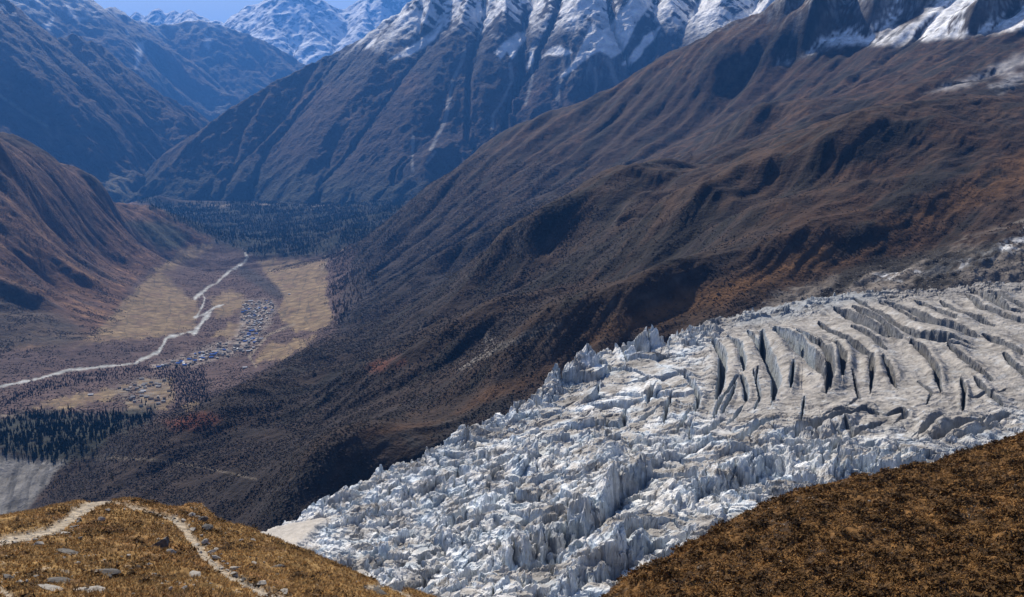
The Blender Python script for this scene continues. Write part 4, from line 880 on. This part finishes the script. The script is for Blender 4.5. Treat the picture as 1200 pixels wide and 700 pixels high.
m = nrt * ss(-.9, .1, nfx); n = 34000; p = pick_near(m, n, 1.6); cl = fbm(p[:, 0] / 2.2, p[:, 1] / 2.2, 3, 711); h_ = rnd(n, .12, .36) * (1 + 1.1 * ss(.0, .4, cl))
scatter('heath_shrubs', heath, p, np.stack([h_ * 1.3, h_ * 1.3, h_], -1), rnd(n, 0, 6.28), np.clip(tri(n, (.25, .135, .045), .25, (.15, .09, .042), .35) * (1.05 - .55 * ss(-.05, .35, cl))[:, None], .01, .9), M_veg, label='russet dwarf shrubs over the brown hillside')
m = (1 - nrt) * (1 - npth) * ss(.05, .35, nfx); n = 500; p = pick_near(m, n, 1.6); h_ = rnd(n, .15, .4)
scatter('low_shrubs', heath, p, np.stack([h_ * 1.5, h_ * 1.5, h_], -1), rnd(n, 0, 6.28), tri(n, (.075, .045, .022), .3), M_veg, label='dark low cushions of shrub among the dry grass')
m = np.clip(npth * .6 + ss(.02, .4, fbm(nX / 4, nY / 4, 3, 611)) * (1 - nrt) * .5, 0, 1); n = 3500; p = pick_near(m, n, 1.4); h_ = .03 + .09 * RNG.random(n) ** 2
scatter('gravel', stones_far, p, np.stack([h_ * 1.3, h_, h_ * .6], -1), rnd(n, 0, 6.28), tri(n, (.36, .33, .29), .25), M_rock, label='loose pale gravel along the trail')
m = nrt * ss(.1, .4, fbm(nX / 5, nY / 5, 3, 615)); n = 900; p = pick_near(m, n, 1.4); h_ = .05 + .16 * RNG.random(n) ** 2
scatter('heath_gravel', stones_far, p, np.stack([h_ * 1.3, h_, h_ * .6], -1), rnd(n, 0, 6.28), tri(n, (.25, .23, .22), .25), M_rock, label='grey stones showing between the russet shrubs')
SV = [stone(30 + s_, 3) for s_ in range(8)]
def rock_me(k, mat):
    me = raw_mesh('stone', SV[k][0], SV[k][1], smooth=False); me.materials.append(mat); return me
SM = [rock_me(k, M_rock) for k in range(8)]; SD = [rock_me(k, M_rockd) for k in range(8)]
def put_stone(a, b, sz, label, dark=False, group=None, name='stone', flat=.6, long=1.3, sink=.15, rz=None):
    sz *= .62 if name == 'boulder' else .8
    q = place_near(a, b); o = link(name, random.choice(SD if dark else SM)); o.location = (q[0], q[1], q[2] + sz * flat * (1 - 2 * sink) * .5); o.scale = (sz * long, sz, sz * flat)
    o.rotation_euler = (random.gauss(0, .15), random.gauss(0, .15), random.uniform(0, 6.28) if rz is None else rz); o['label'] = label; o['category'] = 'rock'
    if group: o['group'] = group
put_stone(190, 642, .95, 'largest dark boulder half buried in the grass left of the descending trail', True, None, 'boulder', .75, 1.5, .1, .6)
put_stone(201, 650, .6, 'grey lit boulder leaning on the largest dark boulder', False, None, 'boulder', .7, 1.3)
put_stone(119, 611, .5, 'pale upright stone on the grass below the bend of the upper trail', False, None, 'boulder', .9, 1.0)
put_stone(120, 587, .7, 'flat pale slab on the crest where the trail goes over', False, None, 'boulder', .3, 1.8, .1, .1)
put_stone(126, 599, .4, 'small pale block right of the crest slab', False, None, 'boulder', .6)
put_stone(76, 627, .55, 'pale long stone on the lower edge of the upper trail', False, None, 'boulder', .5, 1.6)
put_stone(80, 650, .75, 'long grey slab lying in the grass below the upper trail', True, None, 'boulder', .35, 2.6, .1, -.7)
put_stone(91, 661, .33, 'pale block at the lower end of the long grey slab', False, None, 'boulder', .6)
put_stone(46, 640, .5, 'white pointed stone at the edge of the trail', False, None, 'boulder', .8)
put_stone(125, 672, .75, 'broad dark rock flush with the grass on the lower knoll', True, None, 'boulder', .3, 1.8)
put_stone(68, 682, .85, 'dark rock ledge at the bottom left', True, None, 'boulder', .35, 2.4, .1, .1)
put_stone(110, 694, .8, 'flat grey rock ledge at the very bottom of the knoll', False, None, 'boulder', .3, 2.6, .1, 0)
put_stone(62, 692, .6, 'pale ledge rock below the dark ledge', False, None, 'boulder', .35, 2.2, .1, 0)
put_stone(243, 622, .75, 'dark rock at the foot of the bluff by the trail bend', True, None, 'boulder', .8)
put_stone(237, 612, .8, 'dark rock on the shaded side of the bluff', True, None, 'boulder', .9)
put_stone(226, 606, .5, 'pale rock on top of the bluff by the trail bend', False, None, 'boulder', .7)
put_stone(232, 607, .4, 'second pale rock on the bluff, right of the top one', False, None, 'boulder', .7)
put_stone(303, 686, .6, 'pale slab on the right edge of the descending trail near the bottom', False, None, 'boulder', .4, 1.7)
put_stone(332, 694, .55, 'grey slab right of the trail at the bottom of the picture', False, None, 'boulder', .4, 1.6)
put_stone(230, 676, .6, 'grey flat rock in the grass between the two dark rocks', False, None, 'boulder', .3, 1.7)
put_stone(328, 665, .7, 'dark rock on the slope right of the descending trail', True, None, 'boulder', .5, 1.4)
put_stone(445, 697, .9, 'dark rock at the lower right tip of the knoll', True, None, 'boulder', .5, 1.6)
put_stone(10, 678, .6, 'dark stone at the left edge below the trail', True, None, 'boulder', .5, 1.4)
EDGE = [(228,622),(234,630),(240,638),(247,646),(254,654),(262,660),(268,668),(278,676),(286,680),(296,690),(245,638),(252,646),(259,652),(266,662),(273,668),(284,688),(258,666),(248,660),(236,650),(230,640),(215,614),(222,617)]
for a, b in EDGE: put_stone(a + random.uniform(-2, 2), b + random.uniform(-2, 2), random.uniform(.16, .42), 'broken stone on the edge of the descending trail', False, 'stones along the descending trail')
for i in range(26): put_stone(random.uniform(20, 118), 0, .1, '') if False else None
for ln, cnt, lab, grp in (([(0,640),(35,636),(62,628),(80,622),(100,606)], 14, 'pale stone on the lower edge of the upper trail', 'stones along the upper trail'), ([(130,596),(200,606),(212,610)], 7, 'pale stone along the trail on the crest', 'stones along the crest')):
    for i in range(cnt):
        t = random.random() * (len(ln) - 1); k = int(t); f = t - k; put_stone(ln[k][0] + f * (ln[k + 1][0] - ln[k][0]) + random.gauss(0, 2), ln[k][1] + f * (ln[k + 1][1] - ln[k][1]) + random.gauss(0, 1.5), random.uniform(.12, .3), lab, False, grp)
for i in range(34): put_stone(random.uniform(10, 330), random.uniform(632, 694), random.uniform(.1, .3), 'small stone scattered in the dry grass of the knoll', random.random() < .3, 'stones scattered in the grass')
print('things', time.time() - T0)

# ================================================================== GROUND SHEET, AIR, LIGHT, CAMERA
s = 59000.0
link('ground', raw_mesh('ground', np.array([(-s, -19000, -1150), (s, -19000, -1150), (s, s, -1150), (-s, s, -1150)]), np.array([[0, 1, 2, 3]]), np.full((4, 3), .06)), [M_far], kind='structure')
def haze(density, colour):
    me = bpy.data.meshes.new('haze'); x, y0, y1, z0, z1 = 60000, -20000, 60000, -1151, 5200
    V = [(-x, y0, z0), (x, y0, z0), (x, y1, z0), (-x, y1, z0), (-x, y0, z1), (x, y0, z1), (x, y1, z1), (-x, y1, z1)]
    me.from_pydata(V, [], [(0, 3, 2, 1), (4, 5, 6, 7), (0, 1, 5, 4), (1, 2, 6, 5), (2, 3, 7, 6), (3, 0, 4, 7)])
    m = bpy.data.materials.new('haze_air'); m.use_nodes = True; t = m.node_tree; t.nodes.clear()
    o = t.nodes.new('ShaderNodeOutputMaterial'); v = t.nodes.new('ShaderNodeVolumePrincipled')
    v.inputs['Density'].default_value = density; v.inputs['Color'].default_value = (*colour, 1); v.inputs['Anisotropy'].default_value = .3
    t.links.new(v.outputs[0], o.inputs['Volume'])
    return link('haze', me, [m], kind='stuff', label='thin blue mountain haze filling the whole valley', category='haze')
haze(HAZE_D, HAZE_C)
W = bpy.data.worlds.new('World'); sc.world = W; W.use_nodes = True; nt = W.node_tree
bg = nt.nodes['Background']; sky = nt.nodes.new('ShaderNodeTexSky'); sky.sky_type = 'NISHITA'; sky.sun_disc = False
AZ, EL = math.radians(SUN_AZ), math.radians(SUN_EL)          # azimuth measured clockwise from straight ahead
sky.sun_elevation = EL; sky.sun_rotation = AZ; sky.altitude = 1500; sky.air_density = 1.0; sky.dust_density = 5.0; sky.ozone_density = 1.0
nt.links.new(sky.outputs[0], bg.inputs['Color']); bg.inputs['Strength'].default_value = SKY_S
sl = bpy.data.lights.new('sun', 'SUN'); sl.energy = SUN_S; sl.angle = math.radians(.5); sl.color = (1, .91, .77)
so = bpy.data.objects.new('sun', sl); COL.objects.link(so); so.rotation_euler = (math.pi / 2 - EL, 0, -AZ + math.pi)
from mathutils import Vector
dv = Vector((math.sin(AZ) * math.cos(EL), math.cos(AZ) * math.cos(EL), math.sin(EL)))
so.rotation_euler = dv.to_track_quat('Z', 'Y').to_euler()
cam = bpy.data.cameras.new('camera'); co = bpy.data.objects.new('camera', cam); COL.objects.link(co)
cam.sensor_width = 36; cam.lens = 36 * F / 1200; cam.clip_start = 1; cam.clip_end = 120000
co.rotation_euler = (math.pi / 2 - TH, 0, 0); sc.camera = co
vs = sc.view_settings; vs.view_transform = 'Standard'; vs.look = 'None'; vs.exposure = EXPO; vs.gamma = 1; vs.use_curve_mapping = False
sc.cycles.max_bounces = 4; sc.cycles.volume_bounces = 0; sc.cycles.diffuse_bounces = 2
sc.cycles.use_denoising = True
print('done', time.time() - T0)
